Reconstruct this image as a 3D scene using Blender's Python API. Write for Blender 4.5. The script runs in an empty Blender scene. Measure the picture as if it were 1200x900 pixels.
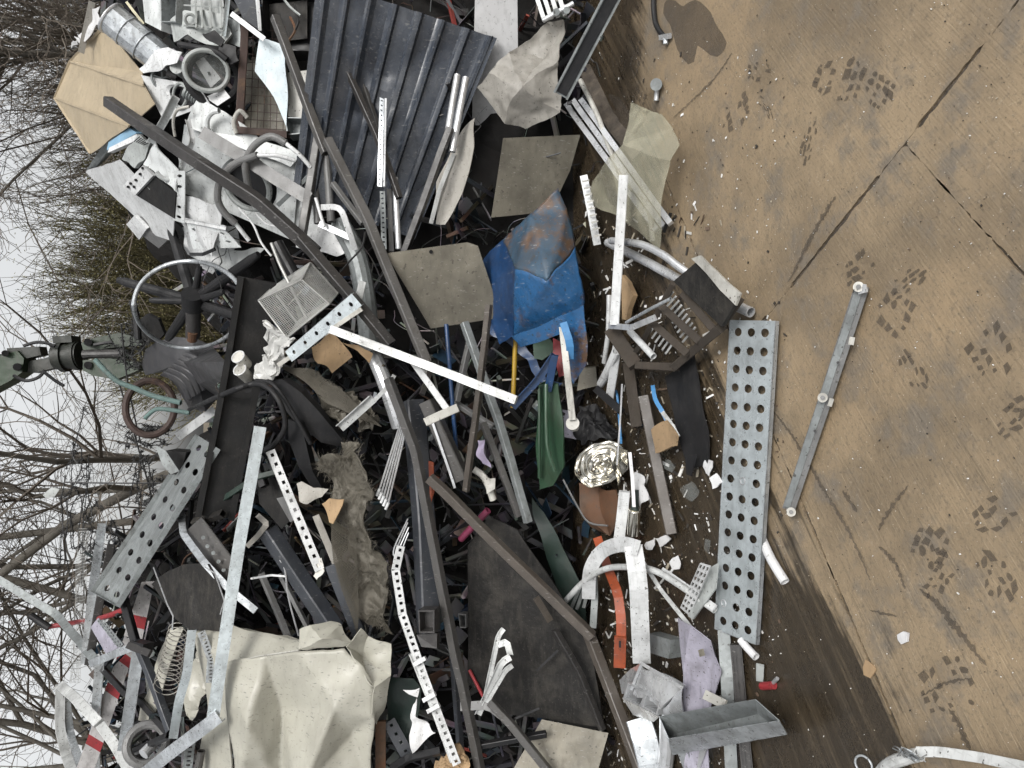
import bpy, bmesh, math, random
from mathutils import Vector, Matrix, noise
R = math.radians
random.seed(7)
scene = bpy.context.scene
# ---------------------------------------------------------------- camera (a phone held sideways: the picture lies on its side)
CAM = Vector((0, 0, 1.6)); PITCH = R(22); F = 901.0
FWD = Vector((0, math.cos(PITCH), -math.sin(PITCH))); RIGHT = Vector((1, 0, 0)); UPC = RIGHT.cross(FWD)
cd = bpy.data.cameras.new('camera'); cam = bpy.data.objects.new('camera', cd); scene.collection.objects.link(cam)
cd.sensor_fit = 'HORIZONTAL'; cd.sensor_width = 36; cd.lens = 36 * F / 1200; cd.clip_start = .05; cd.clip_end = 900
m = Matrix((-UPC, RIGHT, -FWD)).transposed().to_4x4(); m.translation = CAM; cam.matrix_world = m
scene.camera = cam
scene.cycles.max_bounces = 6; scene.cycles.diffuse_bounces = 3; scene.cycles.glossy_bounces = 3; scene.cycles.transparent_max_bounces = 8; scene.cycles.use_adaptive_sampling = True; scene.cycles.adaptive_threshold = .03
# ---------------------------------------------------------------- sky, sun, exposure: bright overcast day
w = bpy.data.worlds.new('World'); scene.world = w; w.use_nodes = True
nt = w.node_tree; bg = nt.nodes['Background']
sky = nt.nodes.new('ShaderNodeTexSky'); sky.sky_type = 'NISHITA'; sky.sun_disc = False
sky.sun_elevation = R(48); sky.sun_rotation = R(150); sky.dust_density = 4; sky.air_density = 1.2
hs = nt.nodes.new('ShaderNodeHueSaturation'); hs.inputs['Saturation'].default_value = .10
nt.links.new(sky.outputs[0], hs.inputs['Color']); nt.links.new(hs.outputs[0], bg.inputs[0]); bg.inputs[1].default_value = .15
sl = bpy.data.lights.new('sun', 'SUN'); sl.energy = 1.5; sl.angle = R(22); sl.color = (1, .97, .93)
so = bpy.data.objects.new('sun', sl); scene.collection.objects.link(so)
az, el = R(150), R(48)
sd = Vector((math.sin(az) * math.cos(el), math.cos(az) * math.cos(el), math.sin(el)))
so.rotation_euler = sd.to_track_quat('Z', 'Y').to_euler()
scene.view_settings.view_transform = 'Standard'; scene.view_settings.look = 'None'
scene.view_settings.exposure = .38; scene.view_settings.gamma = 1
# ---------------------------------------------------------------- where things stand
def ray(x, y): return FWD + RIGHT * ((450 - y) / F) - UPC * ((x - 600) / F)
PROF = [(-9, 0), (2.95, 0), (4.0, 1.7), (4.9, 2.25), (6.2, 2.35), (9.0, 0), (900, 0)]
def prof(d):
    for (a, ha), (b, hb) in zip(PROF, PROF[1:]):
        if d <= b: return ha + (hb - ha) * (d - a) / (b - a)
    return 0
def dip(X):           # the heap is lower in the middle, behind the stool
    return .8 * math.exp(-((X - .05) / .8) ** 2)
def hgt(X, Y):
    z = prof(Y)
    if Y > 3.7: z -= dip(X) * min(1, (Y - 3.7) / 1.2)
    e = abs(X) - 4.2
    if e > 0: z *= max(0, 1 - e / 2.5)
    return max(0, z)
_sc = {}
def surf(x, y):
    k = (round(x, 1), round(y, 1))
    if k in _sc: return _sc[k]
    r = ray(x, y); t = 1.2
    while t < 4.75:
        p = CAM + r * t
        if p.z <= hgt(p.x, p.y): break
        t += .01
    _sc[k] = t
    return t
def P(x, y, l=0): return CAM + ray(x, y) * (surf(x, y) - l)
def D(x, y, t): return CAM + ray(x, y) * t
def G(x, y, z=0):
    r = ray(x, y); return CAM + r * ((z - CAM.z) / r.z)
def onground(z=0): return lambda x, y, l=0: G(x, y, z + l)
def onplane(cx, cy, lift=0, tv=0, tu=0, ground=None):
    """plane through the heap surface (or a point above the ground) at a pixel, leaning tv (top backwards) and tu (turned to the right) degrees"""
    c = P(cx, cy, lift) if ground is None else G(cx, cy, ground)
    n = (CAM - c).normalized()
    n = Matrix.Rotation(R(tu), 3, UPC) @ (Matrix.Rotation(R(-tv), 3, RIGHT) @ n)
    def f(x, y, l=0):
        r = ray(x, y); return CAM + r * ((c - CAM).dot(n) / r.dot(n)) + n * l
    return f
def mp_of(mp):
    if mp is None: return P
    if isinstance(mp, (int, float)): return lambda x, y, l=0: P(x, y, l + mp)
    return mp
def dep(p): return (p - CAM).dot(FWD)
# ---------------------------------------------------------------- materials
MATS = {}
def N(nt, t, **k):
    n = nt.nodes.new('ShaderNode' + t)
    for a, b in k.items(): setattr(n, a, b)
    return n
def mat(name, col, rough=.5, metal=0, var=.25, vs=5, dirt=.35, dirtcol=(.035, .03, .022), ds=7, bump=.15, bs=60, scr=.0, rust=0, alpha=1, spec=.5, stretch=None, spangle=0, trans=0, scrcol=(.42, .41, .39)):
    m = bpy.data.materials.new(name); m.use_nodes = True; t = m.node_tree; b = t.nodes['Principled BSDF']; L = t.links.new
    tc = N(t, 'TexCoord'); oi = N(t, 'ObjectInfo')
    ml = N(t, 'VectorMath', operation='SCALE'); ml.inputs[0].default_value = (37, 53, 71); L(oi.outputs['Random'], ml.inputs['Scale'])
    ad = N(t, 'VectorMath', operation='ADD'); L(tc.outputs['Object'], ad.inputs[0]); L(ml.outputs[0], ad.inputs[1])
    co = ad.outputs[0]
    def nz(scale, det=3, rgh=.6, dist=0, v=None):
        n = N(t, 'TexNoise'); n.inputs['Scale'].default_value = scale; n.inputs['Detail'].default_value = det
        n.inputs['Roughness'].default_value = rgh; n.inputs['Distortion'].default_value = dist; L(v or co, n.inputs['Vector']); return n.outputs['Fac']
    def ramp(s, a, c):
        n = N(t, 'MapRange'); n.inputs['From Min'].default_value = a; n.inputs['From Max'].default_value = c; L(s, n.inputs['Value']); return n.outputs[0]
    def mix(fac, a, c, blend='MIX'):
        n = N(t, 'Mix', data_type='RGBA', blend_type=blend)
        if hasattr(fac, 'links'): L(fac, n.inputs[0])
        else: n.inputs[0].default_value = fac
        for s, i in ((a, 6), (c, 7)):
            if hasattr(s, 'links'): L(s, n.inputs[i])
            else: n.inputs[i].default_value = (*s, 1)
        return n.outputs[2]
    def mul(a, k):
        n = N(t, 'Math', operation='MULTIPLY'); L(a, n.inputs[0])
        if hasattr(k, 'links'): L(k, n.inputs[1])
        else: n.inputs[1].default_value = k
        return n.outputs[0]
    c = mix(ramp(nz(vs), .3, .7), tuple(x * (1 - var) for x in col), tuple(min(1, x * (1 + var * .6)) for x in col))
    # every piece its own slight shade
    rr = N(t, 'MapRange'); rr.inputs['To Min'].default_value = .82; rr.inputs['To Max'].default_value = 1.1; L(oi.outputs['Random'], rr.inputs['Value'])
    hv = N(t, 'HueSaturation'); L(rr.outputs[0], hv.inputs['Value']); L(c, hv.inputs['Color']); c = hv.outputs[0]
    rgh = ramp(nz(vs * 3), .2, .8)
    rm = N(t, 'MapRange'); rm.inputs['To Min'].default_value = max(.05, rough - .12); rm.inputs['To Max'].default_value = min(1, rough + .15); L(rgh, rm.inputs['Value']); ro = rm.outputs[0]
    if spangle:
        vo = N(t, 'TexVoronoi'); vo.inputs['Scale'].default_value = 55; L(co, vo.inputs['Vector'])
        sep = N(t, 'SeparateColor'); L(vo.outputs['Color'], sep.inputs[0])
        c = mix(mul(sep.outputs[0], spangle), c, tuple(x * .55 for x in col))
    if stretch:
        mpn = N(t, 'Mapping'); mpn.inputs['Scale'].default_value = stretch; L(co, mpn.inputs['Vector'])
        c = mix(ramp(nz(3, 5, .7, 0, mpn.outputs[0]), .45, .75), c, tuple(x * .55 for x in col))
    if rust:
        k = ramp(nz(ds * .8, 6, .72), .62 - rust * .25, .70 - rust * .2)
        c = mix(k, c, mix(nz(40), (.05, .026, .014), (.12, .068, .038)))
    if scr:
        mpn = N(t, 'Mapping'); mpn.inputs['Scale'].default_value = (9, 1.2, 3); mpn.inputs['Rotation'].default_value = (.4, .9, .6); L(co, mpn.inputs['Vector'])
        c = mix(mul(ramp(nz(16, 3, .5, 0, mpn.outputs[0]), .64, .70), scr), c, scrcol)
    if dirt:
        k = mul(ramp(nz(ds, 6, .72), .48, .76), dirt)
        c = mix(k, c, dirtcol)
        st_ = N(t, 'Mapping'); st_.inputs['Scale'].default_value = (2.5, 14, 14); st_.inputs['Rotation'].default_value = (.3, .5, .9); L(co, st_.inputs['Vector'])
        c = mix(mul(ramp(nz(3, 4, .65, 0, st_.outputs[0]), .52, .75), dirt * .8), c, dirtcol)
        sp = mul(ramp(nz(max(70, ds * 14), 2, .5), .66, .70), min(1, dirt * 1.6)); c = mix(sp, c, dirtcol)
    L(c, b.inputs['Base Color']); L(ro, b.inputs['Roughness']); b.inputs['Metallic'].default_value = metal
    b.inputs['Specular IOR Level'].default_value = spec; b.inputs['Alpha'].default_value = alpha
    if trans: b.inputs['Transmission Weight'].default_value = trans
    if bump:
        bp = N(t, 'Bump'); bp.inputs['Strength'].default_value = bump; bp.inputs['Distance'].default_value = .004
        L(nz(bs, 3), bp.inputs['Height'])
        b2 = N(t, 'Bump'); b2.inputs['Strength'].default_value = .5; b2.inputs['Distance'].default_value = .018
        L(nz(7, 2, .4), b2.inputs['Height']); L(bp.outputs[0], b2.inputs['Normal']); L(b2.outputs[0], b.inputs['Normal'])
    MATS[name] = m; return m
mat('white', (.57, .58, .58), .38, dirt=.5, var=.1, scr=.45, scrcol=(.2, .2, .19))
mat('appliance', (.55, .57, .565), .35, dirt=.5, var=.12)
mat('plastic_grey', (.34, .36, .35), .45, dirt=.5)
mat('cream', (.385, .375, .32), .36, dirt=.22, var=.12, scr=.75, scrcol=(.12, .12, .115), ds=4, dirtcol=(.09, .085, .07))
mat('beige', (.36, .295, .20), .4, dirt=.25, var=.08)
mat('anthracite', (.036, .040, .048), .4, dirt=.3, var=.25, scr=.2, dirtcol=(.07, .07, .068))
mat('roof_coat', (.040, .048, .063), .26, dirt=.3, var=.2, scr=.25, dirtcol=(.11, .11, .11))
mat('dark_tube', (.026, .024, .023), .42, dirt=.35, scr=.25, dirtcol=(.06, .055, .05))
mat('grey_tube', (.072, .069, .066), .42, dirt=.4, scr=.25)
mat('mid_grey', (.15, .15, .148), .45, dirt=.4, scr=.2)
mat('brown_tube', (.058, .049, .041), .45, dirt=.4, scr=.3, dirtcol=(.1, .085, .07))
mat('black', (.009, .009, .010), .42, dirt=.3, dirtcol=(.035, .032, .03), spec=.35)
mat('black_matt', (.011, .011, .011), .7, dirt=.5, dirtcol=(.03, .027, .024), bump=.4, spec=.25)
mat('rubber', (.012, .012, .013), .55, dirt=.45, dirtcol=(.034, .032, .03), spec=.3)
mat('galv', (.55, .58, .60), .29, .6, dirt=.5, spangle=.6, scr=.3, scrcol=(.75, .77, .78))
mat('galv_blue', (.62, .68, .70), .30, .5, dirt=.32, spangle=.4, scr=.2)
mat('galv_dull', (.26, .28, .28), .5, .35, dirt=.45, spangle=.5)
mat('alu', (.60, .61, .62), .3, .55, dirt=.35, scr=.2)
mat('chrome', (.75, .72, .64), .16, 1, dirt=.2, bump=.3, bs=25)
mat('alu_white', (.53, .54, .53), .4, .15, dirt=.55, scr=.4, scrcol=(.18, .18, .17))
mat('dirty_white', (.47, .46, .42), .5, dirt=.6)
mat('blue', (.018, .082, .195), .27, dirt=.55, rust=.30, scr=.3, ds=5, dirtcol=(.02, .03, .04))
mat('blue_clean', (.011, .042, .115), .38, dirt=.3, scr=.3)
mat('blue_rusted', (.028, .062, .10), .5, dirt=.6, rust=.6, scr=.3, ds=7, dirtcol=(.05, .035, .02))
mat('blue_strip', (.06, .22, .45), .4, dirt=.2)
mat('pale_blue', (.40, .47, .50), .4, dirt=.3, var=.1)
mat('sky_blue', (.22, .38, .52), .4, dirt=.15)
mat('board', (.175, .16, .125), .6, dirt=.6, var=.4, vs=6, bump=.3, scr=.3, dirtcol=(.07, .062, .048), ds=5)
mat('sheet_grey', (.30, .285, .255), .45, dirt=.45, var=.15)
mat('rust_brown', (.045, .026, .021), .7, rust=.12, dirt=.4)
mat('seat_plastic', (.035, .035, .038), .42, dirt=.5, dirtcol=(.07, .066, .06))
mat('web_grey', (.07, .075, .082), .5, dirt=.85, dirtcol=(.02, .019, .018), ds=9, scr=.2)
mat('rusty', (.10, .045, .02), .75, dirt=.4, rust=.6)
mat('green', (.026, .066, .036), .4, dirt=.35)
mat('dark_green', (.010, .024, .018), .45, dirt=.3)
mat('machine_green', (.014, .032, .012), .5, dirt=.7, dirtcol=(.04, .035, .03))
mat('red', (.30, .025, .032), .45, dirt=.5)
mat('orange', (.31, .062, .02), .42, dirt=.55, scr=.3)
mat('yellow', (.40, .25, .02), .45, dirt=.3)
mat('lavender', (.36, .345, .41), .45, dirt=.6, scr=.4, scrcol=(.15, .14, .15))
mat('cardboard', (.33, .225, .125), .85, dirt=.3, bump=.3)
mat('old_wood', (.045, .035, .026), .85, dirt=.5, bump=.6, stretch=(3, 30, 3))
mat('grime', (.013, .012, .011), .65, dirt=.9, dirtcol=(.042, .038, .032), spec=.3, ds=9, bump=.7)
mat('mesh_wire', (.105, .095, .075), .6, .3, dirt=.3)
mat('basket_wire', (.42, .42, .40), .45, .5, dirt=.3)
mat('wire_black', (.018, .018, .018), .5, dirt=.2)
mat('paper', (.60, .60, .60), .7, dirt=.3, var=.08)
mat('plastic_bag', (.55, .55, .53), .4, dirt=.25, trans=.25)
mat('turquoise', (.085, .135, .125), .7, dirt=.5)
mat('barrier_white', (.50, .485, .48), .5, dirt=.55)
mat('shiny_alu', (.70, .71, .72), .27, .65, dirt=.3, bump=.3, bs=25)
mat('purple_rag', (.38, .33, .45), .8, dirt=.3)
mat('magenta', (.14, .02, .05), .5, dirt=.3)
mat('clear_film', (.55, .53, .40), .25, dirt=.25, alpha=.33, dirtcol=(.3, .27, .18))
mat('glass', (.30, .32, .31), .1, dirt=.2, alpha=.18)
mat('grab_dark', (.014, .017, .012), .55, dirt=.6, dirtcol=(.035, .03, .024))
mat('lamp_cream', (.62, .58, .40), .4, dirt=.3)
# ---------------------------------------------------------------- object helpers
COL = scene.collection; WC = {}
def link(o, parent, label, cat, group, kind, c):
    COL.objects.link(o)
    if parent is not None:
        o.parent = parent; o.location = c - WC[parent.name]
    else: o.location = c
    WC[o.name] = Vector(c)
    if label: o['label'] = label
    if cat: o['category'] = cat
    if group: o['group'] = group
    if kind: o['kind'] = kind
    return o
def mesh(name, vs, fs, mt, label=None, cat=None, parent=None, group=None, kind=None, smooth=False):
    vs = [Vector(v) for v in vs]; n = len(vs)
    c = sum(vs, Vector()) / n; c.z = min(v.z for v in vs)
    me = bpy.data.meshes.new(name); me.from_pydata([v - c for v in vs], [], fs); me.validate()
    me.materials.append(MATS[mt] if isinstance(mt, str) else mt)
    if smooth:
        me.polygons.foreach_set('use_smooth', [True] * len(me.polygons))
        if smooth != 'all':
            me.set_sharp_from_angle(angle=R(24))
    o = bpy.data.objects.new(name, me)
    return link(o, parent, label, cat, group, kind, c)
def thing(name, label, cat, at, group=None, kind=None):
    o = bpy.data.objects.new(name, None); o.empty_display_size = .1
    return link(o, None, label, cat, group, kind, Vector(at))
class MB:                       # collects shapes into one mesh
    def __init__(s): s.v = []; s.f = []
    def add(s, vf):
        k = len(s.v); s.v += vf[0]; s.f += [tuple(i + k for i in f) for f in vf[1]]; return s
    def build(s, name, mt, *a, **k): return mesh(name, s.v, s.f, mt, *a, **k)
def smoothpts(pts, n=6):
    q = [pts[0]] + pts + [pts[-1]]; out = []
    for i in range(1, len(q) - 2):
        for j in range(n):
            t = j / n; a, b, c, d = q[i - 1], q[i], q[i + 1], q[i + 2]
            out.append(.5 * ((2 * b) + (c - a) * t + (2 * a - 5 * b + 4 * c - d) * t * t + (3 * b - a - 3 * c + d) * t ** 3))
    return out + [pts[-1]]
def profile(kind, w, h, t):
    a, b = w / 2, h / 2; c = min(a, b) * .16
    if kind in ('sq', 'flat'): return [(-a + c, -b), (a - c, -b), (a, -b + c), (a, b - c), (a - c, b), (-a + c, b), (-a, b - c), (-a, -b + c)]
    if kind == 'rd': return [(a * math.cos(i * math.pi / 6), b * math.sin(i * math.pi / 6)) for i in range(12)]
    if kind == 'wire': return [(a * math.cos(i * math.pi / 2.5), b * math.sin(i * math.pi / 2.5)) for i in range(5)]
    if kind == 'L': return [(-a, -b), (a, -b), (a, -b + t), (-a + t, -b + t), (-a + t, b), (-a, b)]
    if kind == 'U': return [(-a, -b), (a, -b), (a, b), (a - t, b), (a - t, -b + t), (-a + t, -b + t), (-a + t, b), (-a, b)]
    if kind == 'rib':
        u = w / 7
        return [(-a, -b), (a, -b), (a, b), (a - u, b), (a - u, b - u), (a - 2 * u, b - u), (a - 2 * u, b), (a - 3 * u, b), (a - 3 * u, b - u), (-a + 3 * u - .0001, b - u), (-a + 3 * u - .0001, b), (-a + u * 1, b), (-a + u * 1, b - u), (-a + u * .4, b - u), (-a + u * .4, b), (-a, b)]
def sweep(pts, prof_, inner=None, roll=0, ref=None, taper=None):
    n = len(pts); vs = []; k = len(prof_); fs = []
    rings = []
    for i, p in enumerate(pts):
        a = pts[max(0, i - 1)]; b = pts[min(n - 1, i + 1)]
        t = (b - a).normalized()
        if 0 < i < n - 1:
            t = ((p - a).normalized() + (b - p).normalized()).normalized()
            ms = 1 / max(.5, t.dot((b - p).normalized()))
        else: ms = 1
        v = (CAM - p).normalized() if ref is None else ref
        s = t.cross(v)
        if s.length < 1e-4: s = t.cross(Vector((.3, .2, .9)))
        s.normalize(); nn = s.cross(t).normalized()
        if roll: q = Matrix.Rotation(R(roll), 3, t); s = q @ s; nn = q @ nn
        rings.append((p, s, nn, ms, taper[i] if taper else 1))
    def loop(pr):
        out = []
        for (p, s, nn, ms, tp) in rings:
            out.append(range(len(vs), len(vs) + len(pr)))
            for (x, y) in pr: vs.append(p + s * x * ms * tp + nn * y * tp)
        return out
    O = loop(prof_)
    for a, b in zip(O, O[1:]):
        for j in range(k): fs.append((a[j], a[(j + 1) % k], b[(j + 1) % k], b[j]))
    if inner:
        I = loop(inner)
        for a, b in zip(I, I[1:]):
            for j in range(k): fs.append((a[j], b[j], b[(j + 1) % k], a[(j + 1) % k]))
        for e in (0, -1):
            for j in range(k): fs.append((O[e][j], I[e][j], I[e][(j + 1) % k], O[e][(j + 1) % k]))
    else:
        fs.append(tuple(reversed(O[0]))); fs.append(tuple(O[-1]))
    return vs, fs
def wpx(p, w): return w * dep(p) / F
def barvf(pts, w, h=None, kind='sq', mp=None, roll=0, t=.12, curve=0, metres=False):
    f = mp_of(mp)
    ps = [f(*q) for q in pts]
    mid = sum(ps, Vector()) / len(ps)
    W = w if metres else wpx(mid, w); H = W * (h if h is not None else (1 if kind in ('sq', 'rd', 'wire') else .5 if kind in ('L', 'U') else .12))
    if curve: ps = smoothpts(ps, curve)
    elif len(ps) > 2:                       # a kink, not a hinge: two close points at each bend
        out = [ps[0]]
        for a, p, b in zip(ps, ps[1:], ps[2:]):
            d = min((p - a).length, (b - p).length, W * 1.4) * .35
            out += [p + (a - p).normalized() * d, p + (b - p).normalized() * d]
        ps = out + [ps[-1]]
    if not curve and kind != 'wire' and len(ps) < 12:
        out = [ps[0]]; tot = sum((b - a).length for a, b in zip(ps, ps[1:])); sd_ = ps[0].x * 13.7 + ps[0].z * 7.1
        for a, b in zip(ps, ps[1:]):
            L_ = (b - a).length; k = min(9, int(L_ / (W * 3.5)))
            for j in range(1, k):
                q = a.lerp(b, j / k); amp = min(W * .08, L_ * .004); out.append(q + nzv(q, 5, sd_) * amp * 1.6 + nzv(q, 14, sd_ + 4) * amp * .7)
            out.append(b)
        ps = out
    pr = profile(kind, W, H, max(.0015, W * t)); inner = None
    if kind in ('sq', 'rd'):
        q = 1 - 2 * t * (.8 if kind == 'sq' else .7); inner = [(x * q, y * q) for x, y in pr]
    return sweep(ps, pr, inner, roll)
def bar(name, label, cat, mt, pts, w, h=None, kind='sq', mp=None, roll=0, t=.12, parent=None, curve=0, group=None, dents=0, metres=False):
    v, f = barvf(pts, w, h, kind, mp, roll, t, curve, metres)
    return mesh(name, v, f, mt, label, cat, parent, group, smooth=(True if kind in ('rd', 'wire') or curve else False))
def nzv(p, s, seed=0): return Vector((noise.noise(p * s + Vector((seed, 0, 0))), noise.noise(p * s + Vector((0, seed + 9, 4))), noise.noise(p * s + Vector((5, 2, seed + 21)))))
def shellvf(verts, faces, th=.003, mp=None, sub=0, amp=0, ns=6, seed=0, back=False, fine=0):
    f = mp_of(mp)
    bm = bmesh.new(); bv = [bm.verts.new(f(*v)) for v in verts]
    for fc in faces:
        try: bm.faces.new([bv[i] for i in fc])
        except ValueError: pass
    bm.normal_update()
    for fc in bm.faces:                      # face the camera
        if fc.normal.dot(CAM - fc.calc_center_median()) < 0: fc.normal_flip()
    if sub:
        bmesh.ops.triangulate(bm, faces=bm.faces[:])
        for _ in range(sub):
            es = sorted(bm.edges, key=lambda e: -e.calc_length()); L = es[0].calc_length()
            bmesh.ops.subdivide_edges(bm, edges=[e for e in es if e.calc_length() > L * .45], cuts=1, use_grid_fill=False)
            bmesh.ops.triangulate(bm, faces=[q for q in bm.faces if len(q.verts) > 3])
        for v in bm.verts:
            d = nzv(v.co, ns, seed) * amp
            if fine: d += nzv(v.co, ns * 4, seed + 3) * fine
            v.co += d
    bm.normal_update(); bm.verts.ensure_lookup_table(); bm.verts.index_update()
    n = len(bm.verts); vs = [v.co.copy() for v in bm.verts]; fs = []
    for fc in bm.faces: fs.append(tuple(v.index for v in fc.verts))
    for v in bm.verts: vs.append(v.co - v.normal * th)
    k = len(fs)
    for fc in fs[:k]: fs.append(tuple(i + n for i in reversed(fc)))
    for e in bm.edges:
        if e.is_boundary:
            a, b = e.verts[0].index, e.verts[1].index
            lf = e.link_loops[0]
            if lf.vert.index == a: a, b = b, a
            fs.append((a, b, b + n, a + n))
    bm.free(); return vs, fs
def shell(name, label, cat, mt, verts, faces=None, th=.003, mp=None, sub=0, amp=0, ns=6, seed=0, parent=None, smooth=True, group=None, fine=0):
    if faces is None: faces = [tuple(range(len(verts)))]
    v, f = shellvf(verts, faces, th, mp, sub, amp, ns, seed, fine=fine)
    return mesh(name, v, f, mt, label, cat, parent, group, smooth=(smooth if sub > 0 else False))
def bil(c, u, v): return c[0] * (1 - u) * (1 - v) + c[1] * u * (1 - v) + c[2] * u * v + c[3] * (1 - u) * v
def perfvf(c, nu, nv, hx=.5, hy=.5, th=.002, seg=16, mu=0, mv=0, square=False, skip=()):
    """plate with real holes; c = 4 world corners, hx hy = hole size as a share of the cell, mu mv = plain margins"""
    vs, fs = [], []; nrm = (c[1] - c[0]).cross(c[3] - c[0]).normalized()
    if nrm.dot(CAM - c[0]) < 0: nrm = -nrm
    key = {}
    def vert(u, v, s):
        k = (round(u, 5), round(v, 5), s)
        if k not in key: key[k] = len(vs); vs.append(bil(c, u, v) - nrm * th * s)
        return key[k]
    def quad(u0, v0, u1, v1):
        for s in (0, 1): fs.append((vert(u0, v0, s), vert(u1, v0, s), vert(u1, v1, s), vert(u0, v1, s)))
    for i in range(nu):
        for j in range(nv):
            u0, u1 = mu + (1 - 2 * mu) * i / nu, mu + (1 - 2 * mu) * (i + 1) / nu; v0, v1 = mv + (1 - 2 * mv) * j / nv, mv + (1 - 2 * mv) * (j + 1) / nv
            uc, vc, du, dv = (u0 + u1) / 2, (v0 + v1) / 2, (u1 - u0) / 2, (v1 - v0) / 2
            if (i, j) in skip: quad(u0, v0, u1, v1); continue
            for s in (0, 1):
                o_, i_ = [], []
                for q in range(seg):
                    a = 2 * math.pi * q / seg; ca, sa = math.cos(a), math.sin(a); m = max(abs(ca), abs(sa))
                    o_.append(vert(uc + du * ca / m, vc + dv * sa / m, s))
                    k = m if square else 1
                    i_.append(vert(uc + du * hx * ca / k, vc + dv * hy * sa / k, s))
                for q in range(seg): fs.append((o_[q], o_[(q + 1) % seg], i_[(q + 1) % seg], i_[q]))
                if s == 0: top = i_
                else:
                    for q in range(seg): fs.append((top[q], top[(q + 1) % seg], i_[(q + 1) % seg], i_[q]))
    if mv:
        quad(mu, 0, 1 - mu, mv); quad(mu, 1 - mv, 1 - mu, 1)
    if mu: quad(0, 0, mu, 1); quad(1 - mu, 0, 1, 1)
    for (a, b) in (((0, 0), (1, 0)), ((1, 0), (1, 1)), ((1, 1), (0, 1)), ((0, 1), (0, 0))):
        k = len(vs)
        for (u, v) in (a, b):
            for s in (0, 1): vs.append(bil(c, u, v) - nrm * th * s)
        fs.append((k, k + 2, k + 3, k + 1))
    return vs, fs, nrm
def boxvf(a, b, nrm, w, depth):          # wall from a to b standing back along -nrm, thickness w
    t = (b - a).normalized(); s = t.cross(nrm).normalized() * w
    q = [a, b, b + s, a + s]; vs = [p.copy() for p in q] + [p - nrm * depth for p in q]
    return vs, [(0, 1, 2, 3), (7, 6, 5, 4), (0, 4, 5, 1), (1, 5, 6, 2), (2, 6, 7, 3), (3, 7, 4, 0)]
def ringvf(c, nrm, ra, tube, rb=None, up=None, seg=40, ts=8, a0=0, a1=360):
    nrm = nrm.normalized(); u = (up or Vector((0, 0, 1))); u = (u - nrm * u.dot(nrm)).normalized(); v = nrm.cross(u); rb = rb or ra
    pts = [c + u * math.cos(R(a0 + (a1 - a0) * i / seg)) * ra + v * math.sin(R(a0 + (a1 - a0) * i / seg)) * rb for i in range(seg + (0 if a1 - a0 >= 360 else 1))]
    closed = a1 - a0 >= 360; n = len(pts); vs, fs = [], []
    for i, p in enumerate(pts):
        d = (p - c).normalized()
        for j in range(ts):
            a = 2 * math.pi * j / ts; vs.append(p + d * math.cos(a) * tube + nrm * math.sin(a) * tube)
    for i in range(n if closed else n - 1):
        for j in range(ts): fs.append((i * ts + j, i * ts + (j + 1) % ts, ((i + 1) % n) * ts + (j + 1) % ts, ((i + 1) % n) * ts + j))
    return vs, fs
def cylvf(a, b, ra, rb=None, seg=18, cap=True):
    rb = ra if rb is None else rb; t = (b - a).normalized(); s = t.orthogonal().normalized(); n = t.cross(s); vs, fs = [], []
    for p, r in ((a, ra), (b, rb)):
        for i in range(seg): q = 2 * math.pi * i / seg; vs.append(p + (s * math.cos(q) + n * math.sin(q)) * r)
    for i in range(seg): fs.append((i, (i + 1) % seg, seg + (i + 1) % seg, seg + i))
    if cap: fs += [tuple(reversed(range(seg))), tuple(range(seg, 2 * seg))]
    return vs, fs
def holevf(c, cu, cv, ru, rv, th=.004, seg=32, flare=0):
    """panel with one round opening (washing-machine front)"""
    nrm = (c[1] - c[0]).cross(c[3] - c[0]).normalized()
    if nrm.dot(CAM - c[0]) < 0: nrm = -nrm
    vs, fs = [], []
    def sq(a):
        ca, sa = math.cos(a), math.sin(a); k = 1e9       # from the hole centre to the border of the unit square
        if ca > 1e-6: k = min(k, (1 - cu) / ca)
        if ca < -1e-6: k = min(k, cu / -ca)
        if sa > 1e-6: k = min(k, (1 - cv) / sa)
        if sa < -1e-6: k = min(k, cv / -sa)
        return cu + ca * k, cv + sa * k
    ang = sorted([2 * math.pi * i / seg for i in range(seg)] + [math.atan2(b - cv, a - cu) % (2 * math.pi) for a in (0, 1) for b in (0, 1)])
    m = len(ang)
    for s in (0, 1):
        for lay in range(3):
            for a in ang:
                if lay == 2: u, v = sq(a); d = 0
                else: k = (1, 1.12)[lay]; u, v = cu + math.cos(a) * ru * k, cv + math.sin(a) * rv * k; d = -flare if lay == 0 else 0
                vs.append(bil(c, u, v) + nrm * (d - th * s))
    for s in (0, 1):
        for lay in range(2):
            o = (s * 3 + lay) * m
            for i in range(m): fs.append((o + i, o + (i + 1) % m, o + m + (i + 1) % m, o + m + i))
    for lay in (0, 2):
        for i in range(m): a = lay * m; fs.append((a + i, a + (i + 1) % m, 3 * m + a + (i + 1) % m, 3 * m + a + i))
    return vs, fs, nrm
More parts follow.
